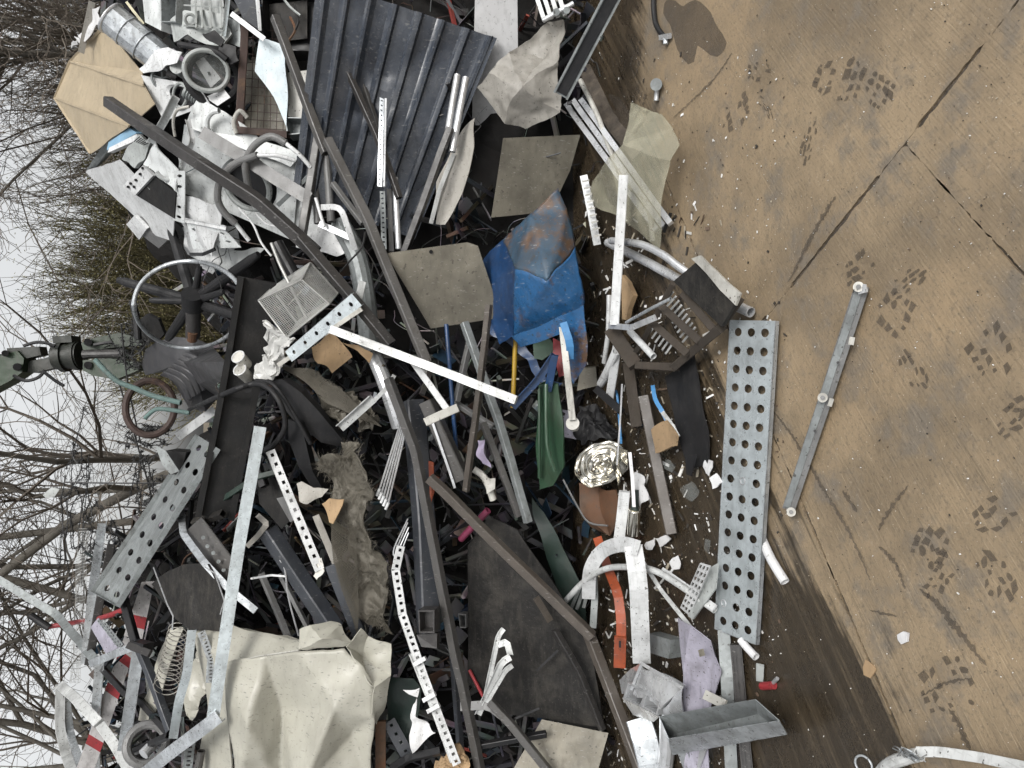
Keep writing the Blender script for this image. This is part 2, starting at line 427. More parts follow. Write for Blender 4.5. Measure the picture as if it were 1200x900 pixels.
# ================================================================ THE SETTING
# ---- ground material: oily brown yard floor, grain along one direction, wet and dark by the heap
gd = (G(1160, 780) - G(960, 420)); GANG = math.atan2(gd.y, gd.x)
def ground_mat():
    m = bpy.data.materials.new('yard_floor'); m.use_nodes = True; t = m.node_tree; b = t.nodes['Principled BSDF']; L = t.links.new
    geo = N(t, 'NewGeometry'); P0 = geo.outputs['Position']
    def mp(rot, sc):
        n = N(t, 'Mapping'); n.inputs['Rotation'].default_value = (0, 0, -rot); n.inputs['Scale'].default_value = sc
        r = N(t, 'Mapping'); r.inputs['Rotation'].default_value = (0, 0, -rot); L(P0, r.inputs['Vector'])
        n.inputs['Rotation'].default_value = (0, 0, 0); L(r.outputs[0], n.inputs['Vector']); return n.outputs[0]
    def nz(s, d=6, r=.6, v=None, dist=0):
        n = N(t, 'TexNoise'); n.inputs['Scale'].default_value = s; n.inputs['Detail'].default_value = d; n.inputs['Roughness'].default_value = r; n.inputs['Distortion'].default_value = dist
        L(v or P0, n.inputs['Vector']); return n.outputs['Fac']
    def rg(s, a, c, lo=0, hi=1):
        n = N(t, 'MapRange', interpolation_type='SMOOTHSTEP'); n.inputs['From Min'].default_value = a; n.inputs['From Max'].default_value = c; n.inputs['To Min'].default_value = lo; n.inputs['To Max'].default_value = hi; L(s, n.inputs['Value']); return n.outputs[0]
    def mix(f, a, c, bl='MIX'):
        n = N(t, 'Mix', data_type='RGBA', blend_type=bl)
        if hasattr(f, 'links'): L(f, n.inputs[0])
        else: n.inputs[0].default_value = f
        for s, i in ((a, 6), (c, 7)):
            if hasattr(s, 'links'): L(s, n.inputs[i])
            else: n.inputs[i].default_value = (*s, 1)
        return n.outputs[2]
    def math_(op, a, c):
        n = N(t, 'Math', operation=op)
        for s, i in ((a, 0), (c, 1)):
            if hasattr(s, 'links'): L(s, n.inputs[i])
            else: n.inputs[i].default_value = s
        return n.outputs[0]
    grain = mp(GANG, (1.2, 26, 1)); fineg = mp(GANG, (6, 190, 1)); cross = mp(GANG + 1.2, (3, 90, 1))
    c = mix(rg(nz(2.2, 5, .62), .32, .68), (.146, .111, .071), (.262, .198, .124))
    c = mix(rg(nz(5, 5, .7), .48, .66), c, (.145, .122, .094))                 # grey oil bloom
    c = mix(rg(nz(1.1, 5, .6), .48, .68, 0, .4), c, (.25, .175, .10))          # rusty warmth
    sx0 = N(t, 'SeparateXYZ'); L(P0, sx0.inputs[0])
    gz = rg(math_('ADD', sx0.outputs[0], math_('MULTIPLY', math_('SUBTRACT', nz(2.5, 4), .5), .9)), .45, -.35, .12, 1)     # worn by dragging on the left half
    c = mix(math_('MULTIPLY', math_('MULTIPLY', rg(nz(1.0, 5, .65, grain), .5, .75), .36), gz), c, (.11, .085, .055))
    c = mix(math_('MULTIPLY', math_('MULTIPLY', rg(nz(1.0, 2, .5, fineg), .56, .70), .42), gz), c, (.095, .075, .05))
    c = mix(math_('MULTIPLY', math_('MULTIPLY', rg(nz(1.3, 2, .5, fineg), .62, .72), .38), gz), c, (.42, .34, .23))
    c = mix(math_('MULTIPLY', rg(nz(1.0, 4, .7, cross, 1.5), .66, .74), .3), c, (.38, .31, .21))
    c = mix(rg(nz(28, 4, .75), .55, .72, 0, .6), c, (.10, .082, .06))
    c = mix(rg(nz(60, 3, .7), .60, .72, 0, .5), c, (.30, .25, .18))
    c = mix(rg(nz(140, 2, .5), .68, .73, 0, .8), c, (.05, .04, .03))
    c = mix(rg(nz(90, 3, .8), .52, .66, 0, .45), c, (.085, .07, .052))
    c = mix(rg(nz(170, 2, .5), .72, .76, 0, .8), c, (.62, .58, .5))
    # wet strip along the foot of the heap: signed distance from a line in the yard, edge torn by noise
    sx = N(t, 'SeparateXYZ'); L(P0, sx.inputs[0])
    a, d = G(930, 520), G(1075, 900); dr = (d - a).normalized(); nr = Vector((-dr.y, dr.x, 0))
    if nr.y < 0: nr = -nr
    dist = math_('ADD', math_('ADD', math_('MULTIPLY', sx.outputs[0], nr.x), math_('MULTIPLY', sx.outputs[1], nr.y)), -a.dot(nr))
    torn = math_('ADD', math_('MULTIPLY', math_('SUBTRACT', nz(1.0, 5, .68, grain), .5), .62), math_('MULTIPLY', math_('SUBTRACT', nz(2.2, 5, .65), .5), .75))
    wx = rg(sx.outputs[0], -1.6, .15, 0, -.42)                                # reaches further out on the left of the yard
    wet = rg(math_('ADD', math_('ADD', dist, torn), math_('ADD', wx, .14)), -.07, .09)
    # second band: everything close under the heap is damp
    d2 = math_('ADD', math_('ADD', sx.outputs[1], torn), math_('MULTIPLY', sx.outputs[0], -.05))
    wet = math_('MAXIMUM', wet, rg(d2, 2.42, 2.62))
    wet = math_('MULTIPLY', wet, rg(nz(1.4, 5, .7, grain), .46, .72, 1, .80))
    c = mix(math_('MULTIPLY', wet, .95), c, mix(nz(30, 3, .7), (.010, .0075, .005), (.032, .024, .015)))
    L(c, b.inputs['Base Color'])
    L(mix(wet, mix(nz(6, 5), (.36, .36, .36), (.66, .66, .66)), mix(nz(9, 4), (.10, .10, .10), (.45, .45, .45))), b.inputs['Roughness'])
    bp = N(t, 'Bump'); bp.inputs['Strength'].default_value = .35; bp.inputs['Distance'].default_value = .006
    L(math_('ADD', nz(40, 4, .7), math_('MULTIPLY', nz(1, 3, .5, fineg), .6)), bp.inputs['Height']); L(bp.outputs[0], b.inputs['Normal'])
    MATS['yard_floor'] = m
ground_mat()
mat('seam_dirt', (.075, .06, .045), .9, dirt=.8, bump=.8, dirtcol=(.016, .013, .01), ds=14, vs=20, var=.5)
mat('earth', (.13, .105, .07), .95, dirt=.4, bump=.5, vs=1, ds=2)
mat('wet_mark', (.070, .057, .045), .55, alpha=.5, dirt=.35, dirtcol=(.14, .11, .07), ds=25, var=.3, vs=30)
g = mesh('ground', [(-400, -60, -.035), (400, -60, -.035), (400, 700, -.035), (-400, 700, -.035)], [(0, 1, 2, 3)], 'earth', kind='structure')
g['label'] = 'brown yard ground stretching away behind the scrap heap'
sdm = mesh('joint_dirt', [(-7, -1.9, -.007), (7, -1.9, -.007), (7, 8, -.007), (-7, 8, -.007)], [(0, 1, 2, 3)], 'seam_dirt', parent=g)
# slabs: clip one big rectangle by the three joints seen in the picture
def clip(poly, p, n):
    out = []
    for i, a in enumerate(poly):
        b = poly[(i + 1) % len(poly)]; da, db = (a - p).dot(n), (b - p).dot(n)
        if da >= 0: out.append(a)
        if da * db < 0: out.append(a + (b - a) * (da / (da - db)))
    return out
def line(x0, y0, x1, y1):
    a, b = G(x0, y0), G(x1, y1); d = (b - a).normalized(); return a, Vector((-d.y, d.x, 0))
BIG = [Vector((-6.5, -1.5, 0)), Vector((6.5, -1.5, 0)), Vector((6.5, 7.5, 0)), Vector((-6.5, 7.5, 0))]
l3 = line(790, 235, 1065, 885); l1 = line(1190, 5, 898, 372); l2 = line(1060, 168, 1200, 322)
def side(l, q): return l[1] if (q - l[0]).dot(l[1]) > 0 else -l[1]
def cut(*conds):
    poly = BIG
    for (l, q, gap) in conds:
        n = side(l, q); poly = clip(poly, l[0] + n * gap, n)
    return poly
SLABS = []
for conds in ([(l3, G(800, 600), .004)],
              [(l3, G(1100, 600), .004), (l1, G(900, 150), .006)],
              [(l3, G(1100, 600), .004), (l1, G(1150, 500), .006), (l2, G(1000, 500), .004)],
              [(l3, G(1100, 600), .004), (l1, G(1150, 500), .006), (l2, G(1190, 150), .004)]):
    poly = cut(*conds); pts = []
    for a, b in zip(poly, poly[1:] + poly[:1]):
        k = max(1, int((b - a).length / .008)); edge = abs(a.x) < 6.4 or abs(b.x) < 6.4
        nrm = Vector((-(b - a).y, (b - a).x, 0)).normalized()
        for i in range(k):
            p = a.lerp(b, i / k); q = noise.noise(p * 9) * .002 + noise.noise(p * 34) * .003 + noise.noise(p * 90) * .0025 + (-.005 if noise.noise(p * 4.1 + Vector((4, 4, 0))) > .2 else 0)
            pts.append(p + nrm * (q if edge and 0 < i else 0))
    n = len(pts); vs = pts + [p + Vector((0, 0, -.02)) for p in pts]
    fs = [tuple(range(n))] + [(i, i + n, (i + 1) % n + n, (i + 1) % n) for i in range(n)]
    SLABS.append(mesh('floor_slab', vs, fs, 'yard_floor', parent=g))
FLOOR = SLABS[1]
# ---- marks on the floor (thin damp films, children of the ground)
def blob(c, ux, uy, seed, n=14, rag=.3):
    out = []
    for i in range(n):
        a = 2 * math.pi * i / n; r = 1 + rag * noise.noise(Vector((math.cos(a) * 1.7 + seed * 3.1, math.sin(a) * 1.7, seed)))*1.6
        out.append(c + ux * math.cos(a) * r + uy * math.sin(a) * r)
    return out
def film(name, polys, mt='wet_mark', z=.0018):
    vs, fs = [], []
    for pl in polys:
        z += .00004; k = len(vs); vs += [Vector((p.x, p.y, z)) for p in pl]; fs.append(tuple(range(k, k + len(pl))))
    return mesh(name, vs, fs, mt, parent=g)
def boot(x, y, x2, y2, seed, part=1.0, wid=.118):
    rnd = random.Random(seed); a, b = G(x, y), G(x2, y2); d = (b - a); L_ = d.length; d = d.normalized(); s = Vector((-d.y, d.x, 0)); polys = []
    rows = max(4, int(L_ / .025))
    for i in range(rows):
        u = (i + .5) / rows
        if .48 < u < .60: continue
        hw = wid / 2 * (1.0 if u > .6 else .8) * math.sqrt(max(.1, 1 - (abs(u - .5) * 1.9) ** 4))
        cols = 4
        for j in range(cols):
            if rnd.random() > part * .9: continue
            q = (j + .5) / cols * 2 - 1 + rnd.uniform(-.12, .12)
            c = a + d * (u * L_) + s * (q * hw)
            k = rnd.uniform(.5, 1.2); ux = (d + s * rnd.uniform(-.4, .4)) * L_ / rows * .40 * k; hw *= 1; uy = (s + d * rnd.uniform(-.3, .3)) * hw / cols * .85 * k
            if rnd.random() < .72: polys.append([c - ux - uy, c + ux - uy * rnd.uniform(.3, 1), c + ux + uy, c - ux * rnd.uniform(.2, 1) + uy])
            else: polys.append(blob(c, ux, uy, rnd.random() * 50, 10, .35))
    if polys: film('boot_print', polys)
for i, q in enumerate([(955, 88, 1012, 98, .95), (1020, 125, 1040, 90, .9), (845, 148, 878, 118, .9), (885, 95, 892, 72, .8), (740, 85, 752, 62, 1), (742, 135, 752, 105, .9),
                       (1000, 300, 1015, 335, .8), (1062, 345, 1035, 385, .85), (1060, 318, 1070, 340, .7), (1060, 440, 1080, 425, .8), (1140, 428, 1185, 398, .85), (1180, 475, 1200, 500, .9),
                       (1070, 630, 1108, 655, .8), (1150, 680, 1185, 668, .95), (1080, 820, 1140, 790, .8), (1085, 665, 1110, 690, .7), (1150, 590, 1175, 620, .55), (895, 130, 900, 122, .8), (940, 166, 955, 168, 1)]):
    boot(*q[:4], seed=i * 7 + 1, part=q[4])
rnd = random.Random(3)
def smear(pts, w, seed):           # long drag mark: width in px along a pixel path
    ps = smoothpts([G(*p) for p in pts], 34); n = len(ps); l_, r_ = [], []
    for i, p in enumerate(ps):
        t = (ps[min(n - 1, i + 1)] - ps[max(0, i - 1)]).normalized(); s = Vector((-t.y, t.x, 0)); k = w * .0015 * math.sin(math.pi * (i + .35) / (n + .2)) ** .5
        l_.append(p + s * k * max(.1, 1 + 1.6 * noise.noise(p * 130 + Vector((seed, 0, 0))))); r_.append(p - s * k * max(.1, 1 + 1.6 * noise.noise(p * 130 + Vector((0, seed, 5)))))
    film('drag_mark', [[l_[i], l_[i + 1], r_[i + 1], r_[i]] for i in range(n - 1)], z=.0014)
for i, (pts, w_) in enumerate([([(1078, 690), (1100, 708), (1125, 740), (1158, 780)], 5), ([(1030, 622), (1042, 600), (1066, 568)], 3), ([(1112, 830), (1125, 850), (1140, 885)], 5), ([(1030, 640), (1050, 660), (1062, 690)], 4),
                               ([(905, 480), (930, 512), (960, 562), (1000, 630), (1022, 680)], 3.5), ([(988, 575), (1005, 600)], 4), ([(1020, 715), (1052, 722)], 2), ([(858, 62), (835, 95), (790, 138)], 3), ([(980, 230), (960, 262), (925, 330)], 4.5),
                               ([(1082, 815), (1110, 800), (1138, 795)], 2), ([(1090, 640), (1112, 652)], 5)]): smear(pts, w_, i)
film('oil_stain', [blob(G(808, 30), (G(835, 60) - G(808, 30)) * .95, (G(825, 5) - G(808, 30)) * .8, 3.3, 34, .5), blob(G(735, 140), (G(755, 165) - G(735, 140)), (G(745, 130) - G(735, 140)) * .6, 8.1, 26, .6)], z=.001)
# ---- core of the heap: near-black mound, the shade of its deep gaps put into the colour
mat('heap_gap_shade', (.008, .0075, .007), .85, spec=.2, dirt=.6, dirtcol=(.011, .009, .008), bump=.8, bs=20)
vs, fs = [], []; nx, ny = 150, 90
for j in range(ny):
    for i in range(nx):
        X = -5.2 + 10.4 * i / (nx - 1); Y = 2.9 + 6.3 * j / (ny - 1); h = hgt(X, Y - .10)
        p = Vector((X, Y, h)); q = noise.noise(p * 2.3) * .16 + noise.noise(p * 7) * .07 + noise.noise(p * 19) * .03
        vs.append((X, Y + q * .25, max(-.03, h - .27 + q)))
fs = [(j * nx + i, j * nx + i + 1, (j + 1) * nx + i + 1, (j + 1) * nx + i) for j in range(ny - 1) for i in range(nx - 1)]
heap = mesh('scrap_heap_core', vs, fs, 'heap_gap_shade', 'core of the scrap heap, painted near-black for the shade in its gaps', 'scrap heap', kind='stuff')
# loose small bits filling the gaps
def bits_mat():
    m = bpy.data.materials.new('mixed_bits'); m.use_nodes = True; t = m.node_tree; b = t.nodes['Principled BSDF']; geo = N(t, 'NewGeometry')
    r = N(t, 'ValToRGB'); e = r.color_ramp; e.interpolation = 'CONSTANT'
    cols = [(0, (.015, .015, .016)), (.30, (.035, .035, .037)), (.48, (.06, .058, .056)), (.62, (.022, .024, .03)), (.72, (.11, .11, .108)), (.79, (.05, .037, .025)), (.85, (.20, .20, .195)), (.88, (.012, .03, .05)), (.92, (.08, .05, .03)), (.95, (.40, .40, .38)), (.99, (.2, .04, .03))]
    for i, (p, c) in enumerate(cols):
        el_ = e.elements[i] if i < 2 else e.elements.new(p)
        el_.position = p; el_.color = (*c, 1)
    t.links.new(geo.outputs['Random Per Island'], r.inputs[0]); nn = N(t, 'TexNoise'); nn.inputs['Scale'].default_value = 25; nn.inputs['Detail'].default_value = 8
    mx = N(t, 'Mix', data_type='RGBA', blend_type='MULTIPLY'); mx.inputs[0].default_value = .75; t.links.new(r.outputs[0], mx.inputs[6]); t.links.new(nn.outputs['Color'], mx.inputs[7])
    sc_ = N(t, 'Mix', data_type='RGBA', blend_type='ADD'); sc_.inputs[0].default_value = .5; t.links.new(mx.outputs[2], sc_.inputs[6]); t.links.new(mx.outputs[2], sc_.inputs[7])
    t.links.new(sc_.outputs[2], b.inputs['Base Color']); b.inputs['Roughness'].default_value = .5; b.inputs['Metallic'].default_value = .15; MATS['mixed_bits'] = m
bits_mat()
def rbox(c, d, s, n, a, b, h):
    vs = [c + d * (a * i) + s * (b * j) + n * (h * k) for k in (-1, 1) for (i, j) in ((-1, -1), (1, -1), (1, 1), (-1, 1))]
    return vs, [(3, 2, 1, 0), (4, 5, 6, 7), (0, 1, 5, 4), (1, 2, 6, 5), (2, 3, 7, 6), (3, 0, 4, 7)]
rnd = random.Random(11); mb = MB()
def rv(): return Vector((rnd.uniform(-1, 1), rnd.uniform(-1, 1), rnd.uniform(-1, 1))).normalized()
for i in range(5200):
    X = rnd.uniform(-2.6, 2.6); Y = rnd.uniform(2.95, 4.2) if i % 4 else rnd.uniform(3.9, 5.4)
    p = Vector((X, Y, hgt(X, Y - .02) - rnd.uniform(.08, .26)))
    rel = p - CAM; k = rel.dot(FWD); px, py = 600 - rel.dot(UPC) / k * F, 450 - rel.x / k * F
    if 380 < px < 690 and 385 < py < 900 and i % 2: p.z += .09; p.y -= .03
    if any(a < px < b and c < py < d for a, b, c, d in ((40, 200, 10, 200), (335, 500, -30, 285), (570, 690, 150, 265), (545, 610, -30, 200), (445, 595, 280, 390), (560, 700, 640, 830), (90, 350, 110, 330))): continue
    d = rv(); s = d.cross(rv()).normalized(); n = d.cross(s)
    k = rnd.random()
    if k < .35: a, b, h = rnd.uniform(.05, .22), rnd.uniform(.004, .013), rnd.uniform(.003, .010)
    elif k < .62: a, b, h = rnd.uniform(.03, .15), rnd.uniform(.0015, .004), rnd.uniform(.0015, .004)
    elif k < .93: a, b, h = rnd.uniform(.02, .10), rnd.uniform(.006, .04), .0012
    else: a, b, h = rnd.uniform(.02, .05), rnd.uniform(.012, .025), rnd.uniform(.008, .015)
    mb.add(rbox(p, d, s, n, a, b, h))
mb.build('loose_scrap', 'mixed_bits', 'small bars and offcuts packed between the larger scrap', 'scrap', kind='stuff')
mb = MB(); rnd = random.Random(77)      # thin wires tangled through the heap
for i in range(260):
    X = rnd.uniform(-2.3, 2.3); Y = rnd.uniform(3.0, 4.3); p = Vector((X, Y, hgt(X, Y) - rnd.uniform(.0, .12))); d = rv(); ps = [p]
    for j in range(5):
        d = (d + rv() * .55).normalized(); p = p + d * rnd.uniform(.03, .09); p.z = max(.01, min(p.z, hgt(p.x, p.y) + .03)); ps.append(p.copy())
    r_ = rnd.choice((.0012, .0016, .002, .003)); mb.add(sweep(smoothpts(ps, 3), profile('wire', r_ * 2, r_ * 2, 0)))
mb.build('wire_tangle', 'mixed_bits', 'thin loose wires tangled through the gaps of the heap', 'wire', kind='stuff')
# shards and crumbs on the floor
mb = MB(); rnd = random.Random(5)
for i in range(2500):
    if i % 9 < 4: x, y = rnd.uniform(690, 870), rnd.uniform(400, 900)
    elif i % 9 < 7: x, y = rnd.uniform(640, 920), rnd.uniform(60, 900)
    else: x, y = rnd.uniform(720, 1200), rnd.uniform(0, 900)
    p = G(x, y, .003)
    if p.y > 3.0: continue
    a = rnd.uniform(0, 6.3); r = (rnd.choice((.001, .0012, .0015, .002, .0025, .0045)) if i % 9 < 7 else rnd.choice((.0007, .0009, .0012, .0016))) * rnd.uniform(.5, 1.3)
    d = Vector((math.cos(a), math.sin(a), rnd.uniform(-.15, .15))); s = Vector((-d.y, d.x, rnd.uniform(-.15, .15)))
    mb.add(rbox(p, d, s, Vector((0, 0, 1)), r * rnd.uniform(.7, 1.6), r * rnd.uniform(.4, .9), .001))
for i in range(750):                     # fragments shed along the foot of the heap
    x, y = rnd.gauss(735, 50), rnd.uniform(230, 900)
    if x < 640 or x > 900: continue
    p = G(x, y, .004)
    if p.y > 3.1: continue
    a = rnd.uniform(0, 6.3); r = rnd.uniform(.003, .009); d = Vector((math.cos(a), math.sin(a), rnd.uniform(-.4, .4))).normalized(); s = Vector((-d.y, d.x, rnd.uniform(-.3, .3)))
    mb.add(rbox(p, d, s, Vector((0, 0, 1)), r * rnd.uniform(.8, 3.2), r * rnd.uniform(.2, .8), .0015))
def crumb_mat():
    m = bpy.data.materials.new('crumbs'); m.use_nodes = True; t = m.node_tree; b = t.nodes['Principled BSDF']; geo = N(t, 'NewGeometry'); r = N(t, 'ValToRGB'); e = r.color_ramp; e.interpolation = 'CONSTANT'
    for i, (p, c) in enumerate([(0, (.03, .025, .02)), (.40, (.55, .54, .51)), (.62, (.09, .06, .04)), (.74, (.34, .30, .23)), (.88, (.66, .66, .65))]):
        q = e.elements[i] if i < 2 else e.elements.new(p); q.position = p; q.color = (*c, 1)
    t.links.new(geo.outputs['Random Per Island'], r.inputs[0]); t.links.new(r.outputs[0], b.inputs['Base Color']); b.inputs['Roughness'].default_value = .7; MATS['crumbs'] = m
crumb_mat()
mb.build('floor_litter', 'crumbs', 'tiny pale and dark crumbs strewn over the yard floor', 'litter', kind='stuff')
# ---- trees behind the heap
mat('bark', (.13, .118, .10), .9, dirt=.4, var=.3, vs=3, bump=.5)
mat('twig', (.125, .105, .085), .9, dirt=.2, var=.3, bump=0)
mat('twig_olive', (.135, .118, .055), .9, dirt=.2, var=.35, vs=2, bump=0)
mat('bud', (.16, .145, .06), .8, dirt=.2, var=.4, vs=2, bump=0)
def seg(V, Fc, a, b, ra, rb, k):
    t = (b - a); 
    if t.length < 1e-5: return
    t.normalize(); s = t.orthogonal().normalized(); n = t.cross(s); o = len(V)
    for p, r in ((a, ra), (b, rb)):
        for i in range(k): q = 6.2832 * i / k; V.append(p + (s * math.cos(q) + n * math.sin(q)) * r)
    for i in range(k): Fc.append((o + i, o + (i + 1) % k, o + k + (i + 1) % k, o + k + i))
def grow(rnd, p, d, r, L_, lev, A, B, maxlev, nch, wob, up, rmin=.0035):
    n = max(4, int(7 - lev)); st = L_ / n; pts = [(p, r)]
    for i in range(n):
        d = (d + Vector((rnd.gauss(0, wob), rnd.gauss(0, wob), rnd.gauss(0, wob) + up))).normalized()
        q = p + d * st; r2 = max(rmin, r * (1 - .62 * (i + 1) / n) if lev else r * (1 - .5 * (i + 1) / n))
        V, Fc, k = (A[0], A[1], 7) if lev < 2 else (B[0], B[1], 3)
        rr = max(rmin, r * (1 - (.62 if lev else .5) * i / n)); seg(V, Fc, p, q, rr, r2, k)
        p = q; pts.append((p, r2, d))
    if lev >= maxlev: return
    m = nch[lev]
    for c in range(m):
        i = rnd.randint(1 if lev else 2, n); pp, pr, pd = pts[i]
        ax = pd.orthogonal().normalized(); ax = Matrix.Rotation(rnd.uniform(0, 6.28), 3, pd) @ ax
        nd = (Matrix.Rotation(R(rnd.uniform(22, 58)), 3, ax) @ pd)
        grow(rnd, pp.copy(), nd, max(rmin, pr * rnd.uniform(.5, .75)), L_ * rnd.uniform(.42, .72), lev + 1, A, B, maxlev, nch, wob * 1.15, up * .8, rmin)
def tree(label, base, h, r, lean, seed, nch=(9, 6, 5, 3), wob=.10, maxlev=4, name='bare_tree', up=.02):
    rnd = random.Random(seed); A, B = ([], []), ([], [])
    grow(rnd, Vector((0, 0, 0)), Vector(lean).normalized(), r, h, 0, A, B, maxlev, nch, wob, up)
    t = thing(name, label, 'tree', base, 'bare trees behind the heap')
    b = Vector(base)
    mesh('trunk', [b + v for v in A[0]], A[1], 'bark', parent=t, smooth='all'); mesh('crown', [b + v for v in B[0]], B[1], 'twig', parent=t)
    return t
def far(x, y, dist):           # foot of something standing on the yard `dist` metres off, at this column of the picture
    r = ray(x, y); k = dist / r.y; return (r.x * k, dist, -.035)
tree('bare tree fanning its limbs over the beige folded panel', far(236, 98, 11), 4.7, .075, (.05, 0, 1), 21, (15, 9, 7, 5), .16)
tree('bare tree with twisting limbs right behind the excavator grab', far(236, 480, 12), 6.5, .085, (.0, 0, 1), 5, (8, 6, 5, 3), .15)
tree('slim straight bare tree left of the grab, above the barbed wire', far(236, 598, 12.5), 8.5, .065, (.02, 0, 1), 10, (8, 5, 4, 3), .05)
tree('bare tree with thin branches above the long perforated channel', far(236, 662, 15), 8, .06, (-.05, 0, 1), 77, (8, 6, 5, 3), .10)
tree('dense bare tree above the red and white barrier', far(236, 740, 13), 8, .075, (.06, 0, 1), 31, (11, 7, 6, 4), .11)
tree('bare tree with crossing branches at the far left edge', far(236, 840, 12), 7.5, .07, (-.03, 0, 1), 44, (11, 7, 6, 4), .12)
tree('bare tree leaning in from beyond the left edge', far(236, 930, 14), 8, .075, (.12, 0, 1), 57, (11, 7, 6, 3), .12)
tree('bare tree at the far right edge behind the duct pipe', far(236, 25, 13), 7.5, .07, (-.05, 0, 1), 63, (11, 7, 6, 4), .12)
def shrub(label, base, wid, h, n, seed, mt='twig_olive', buds=9000):
    rnd = random.Random(seed); V, Fc, BV, BF = [], [], [], []; b = Vector(base)
    for i in range(n):
        a = rnd.uniform(-1, 1); p = b + Vector((a * wid * .42, rnd.uniform(-.5, .5) * wid * .4, 0)); d = Vector((a * .28 + rnd.gauss(0, .12), rnd.gauss(0, .12), 1)).normalized()
        H = h * rnd.uniform(.6, 1.02) * (1 - .3 * a * a); r = rnd.uniform(.006, .014); q = p; k = 8
        for j in range(k):
            d = (d + Vector((rnd.gauss(0, .08), rnd.gauss(0, .08), .03))).normalized(); q2 = q + d * H / k
            seg(V, Fc, q, q2, r * (1 - j / k * .75), r * (1 - (j + 1) / k * .75), 4)
            for c in range(4 if j > 1 else 1):
                e = (d + Vector((rnd.gauss(0, .45), rnd.gauss(0, .45), rnd.gauss(.1, .3)))).normalized(); s0 = q.lerp(q2, rnd.random()); L_ = rnd.uniform(.25, .6)
                s1 = s0 + e * L_ * .5; e2 = (e + Vector((rnd.gauss(0, .2), rnd.gauss(0, .2), .15))).normalized(); s2 = s1 + e2 * L_ * .5
                seg(V, Fc, s0, s1, .005, .004, 3); seg(V, Fc, s1, s2, .004, .0025, 3)
                for z in range(int(buds / (n * 26)) + 1):
                    c0 = s0.lerp(s2, rnd.random()) + Vector((rnd.gauss(0, .03), rnd.gauss(0, .03), rnd.gauss(0, .03))); u = Vector((rnd.gauss(0, 1), rnd.gauss(0, 1), rnd.gauss(0, 1))).normalized() * .02; w_ = u.orthogonal().normalized() * .010
                    o = len(BV); BV += [c0 - u, c0 + w_, c0 + u, c0 - w_]; BF.append((o, o + 1, o + 2, o + 3))
            q = q2
    t = thing('leafless_shrub', label, 'shrub', base)
    mesh('stems', V, Fc, mt, parent=t); mesh('buds', BV, BF, 'bud', parent=t, kind='stuff'); return t
shrub('tall olive brown shrub thick with fine twigs behind the stool ring', far(236, 315, 13), 2.9, 3.9, 520, 8, buds=42000)
shrub('low olive shrub mass behind the duct pipe at the right', far(236, 60, 14), 4.6, 4.9, 560, 18, 'twig', buds=16000)
shrub('brown twiggy thicket behind the barbed wire at the left', far(236, 760, 18), 7, 3.4, 260, 28, 'twig', buds=300)
# ---- excavator grab hanging over the heap
T = 6.2
ex = thing('excavator_grab', 'dirty green excavator grab hanging from its boom over the heap', 'excavator grab', D(150, 425, T))
def q(x, y, dt=0): return D(x, y, T + dt)
def polyprism(name, mt, pts, th, parent, dt=0, bevel=True):
    ps = [q(*p, dt - th / 2) for p in pts]; n = len(ps); back = [p + FWD * th for p in ps]
    return mesh(name, ps + back, [tuple(range(n)), tuple(reversed(range(n, 2 * n)))] + [(i, i + n, (i + 1) % n + n, (i + 1) % n) for i in range(n)], mt, parent=parent)
polyprism('boom_end', 'machine_green', [(-60, 405), (0, 417), (20, 411), (28, 420), (26, 436), (12, 446), (-60, 485)], .16, ex)
polyprism('link', 'grab_dark', [(8, 408), (46, 406), (48, 416), (22, 422), (8, 420)], .10, ex)
polyprism('link', 'grab_dark', [(25, 425), (66, 417), (68, 430), (40, 437), (24, 436)], .09, ex, .03)
MB().add(cylvf(q(66, 418), q(95, 416), .105, seg=22)).add(cylvf(q(72, 418), q(78, 417.5), .125, seg=22)).add(cylvf(q(88, 417), q(93, 416.5), .118, seg=22)).build('rotator', 'grab_dark', parent=ex, smooth=True)
polyprism('mount_block', 'grab_dark', [(61, 394), (83, 393), (84, 401), (62, 402)], .14, ex)
polyprism('claw', 'machine_green', [(95, 402), (110, 396), (140, 390), (164, 396), (166, 404), (126, 408), (98, 412)], .10, ex)
polyprism('claw', 'machine_green', [(97, 422), (128, 420), (158, 424), (162, 434), (135, 445), (108, 440), (97, 434)], .10, ex, -.05)
polyprism('claw', 'machine_green', [(97, 408), (140, 406), (150, 410), (150, 420), (98, 420)], .08, ex, .1)
for c, d in (((103, 401), .03), ((103, 428), .03), ((6, 414), .025), ((20, 430), .03)): MB().add(cylvf(q(*c, -.13), q(*c, .1), d, seg=12)).build('pivot_pin', 'black', parent=ex, smooth=True)
MB().add(cylvf(q(98, 415, -.1), q(145, 414, -.1), .035, seg=12)).build('ram', 'dark_tube', parent=ex, smooth=True)
for pts in ([(28, 405), (42, 401), (55, 402), (64, 406)], [(16, 440), (30, 446), (45, 442), (52, 434)], [(52, 436), (65, 446), (75, 452)], [(110, 404), (122, 402), (132, 401)]):
    v, f = sweep(smoothpts([q(x, y, -.14) for x, y in pts], 5), profile('wire', .028, .028, 0)); mesh('hydraulic_hose', v, f, 'rubber', parent=ex, smooth=True)
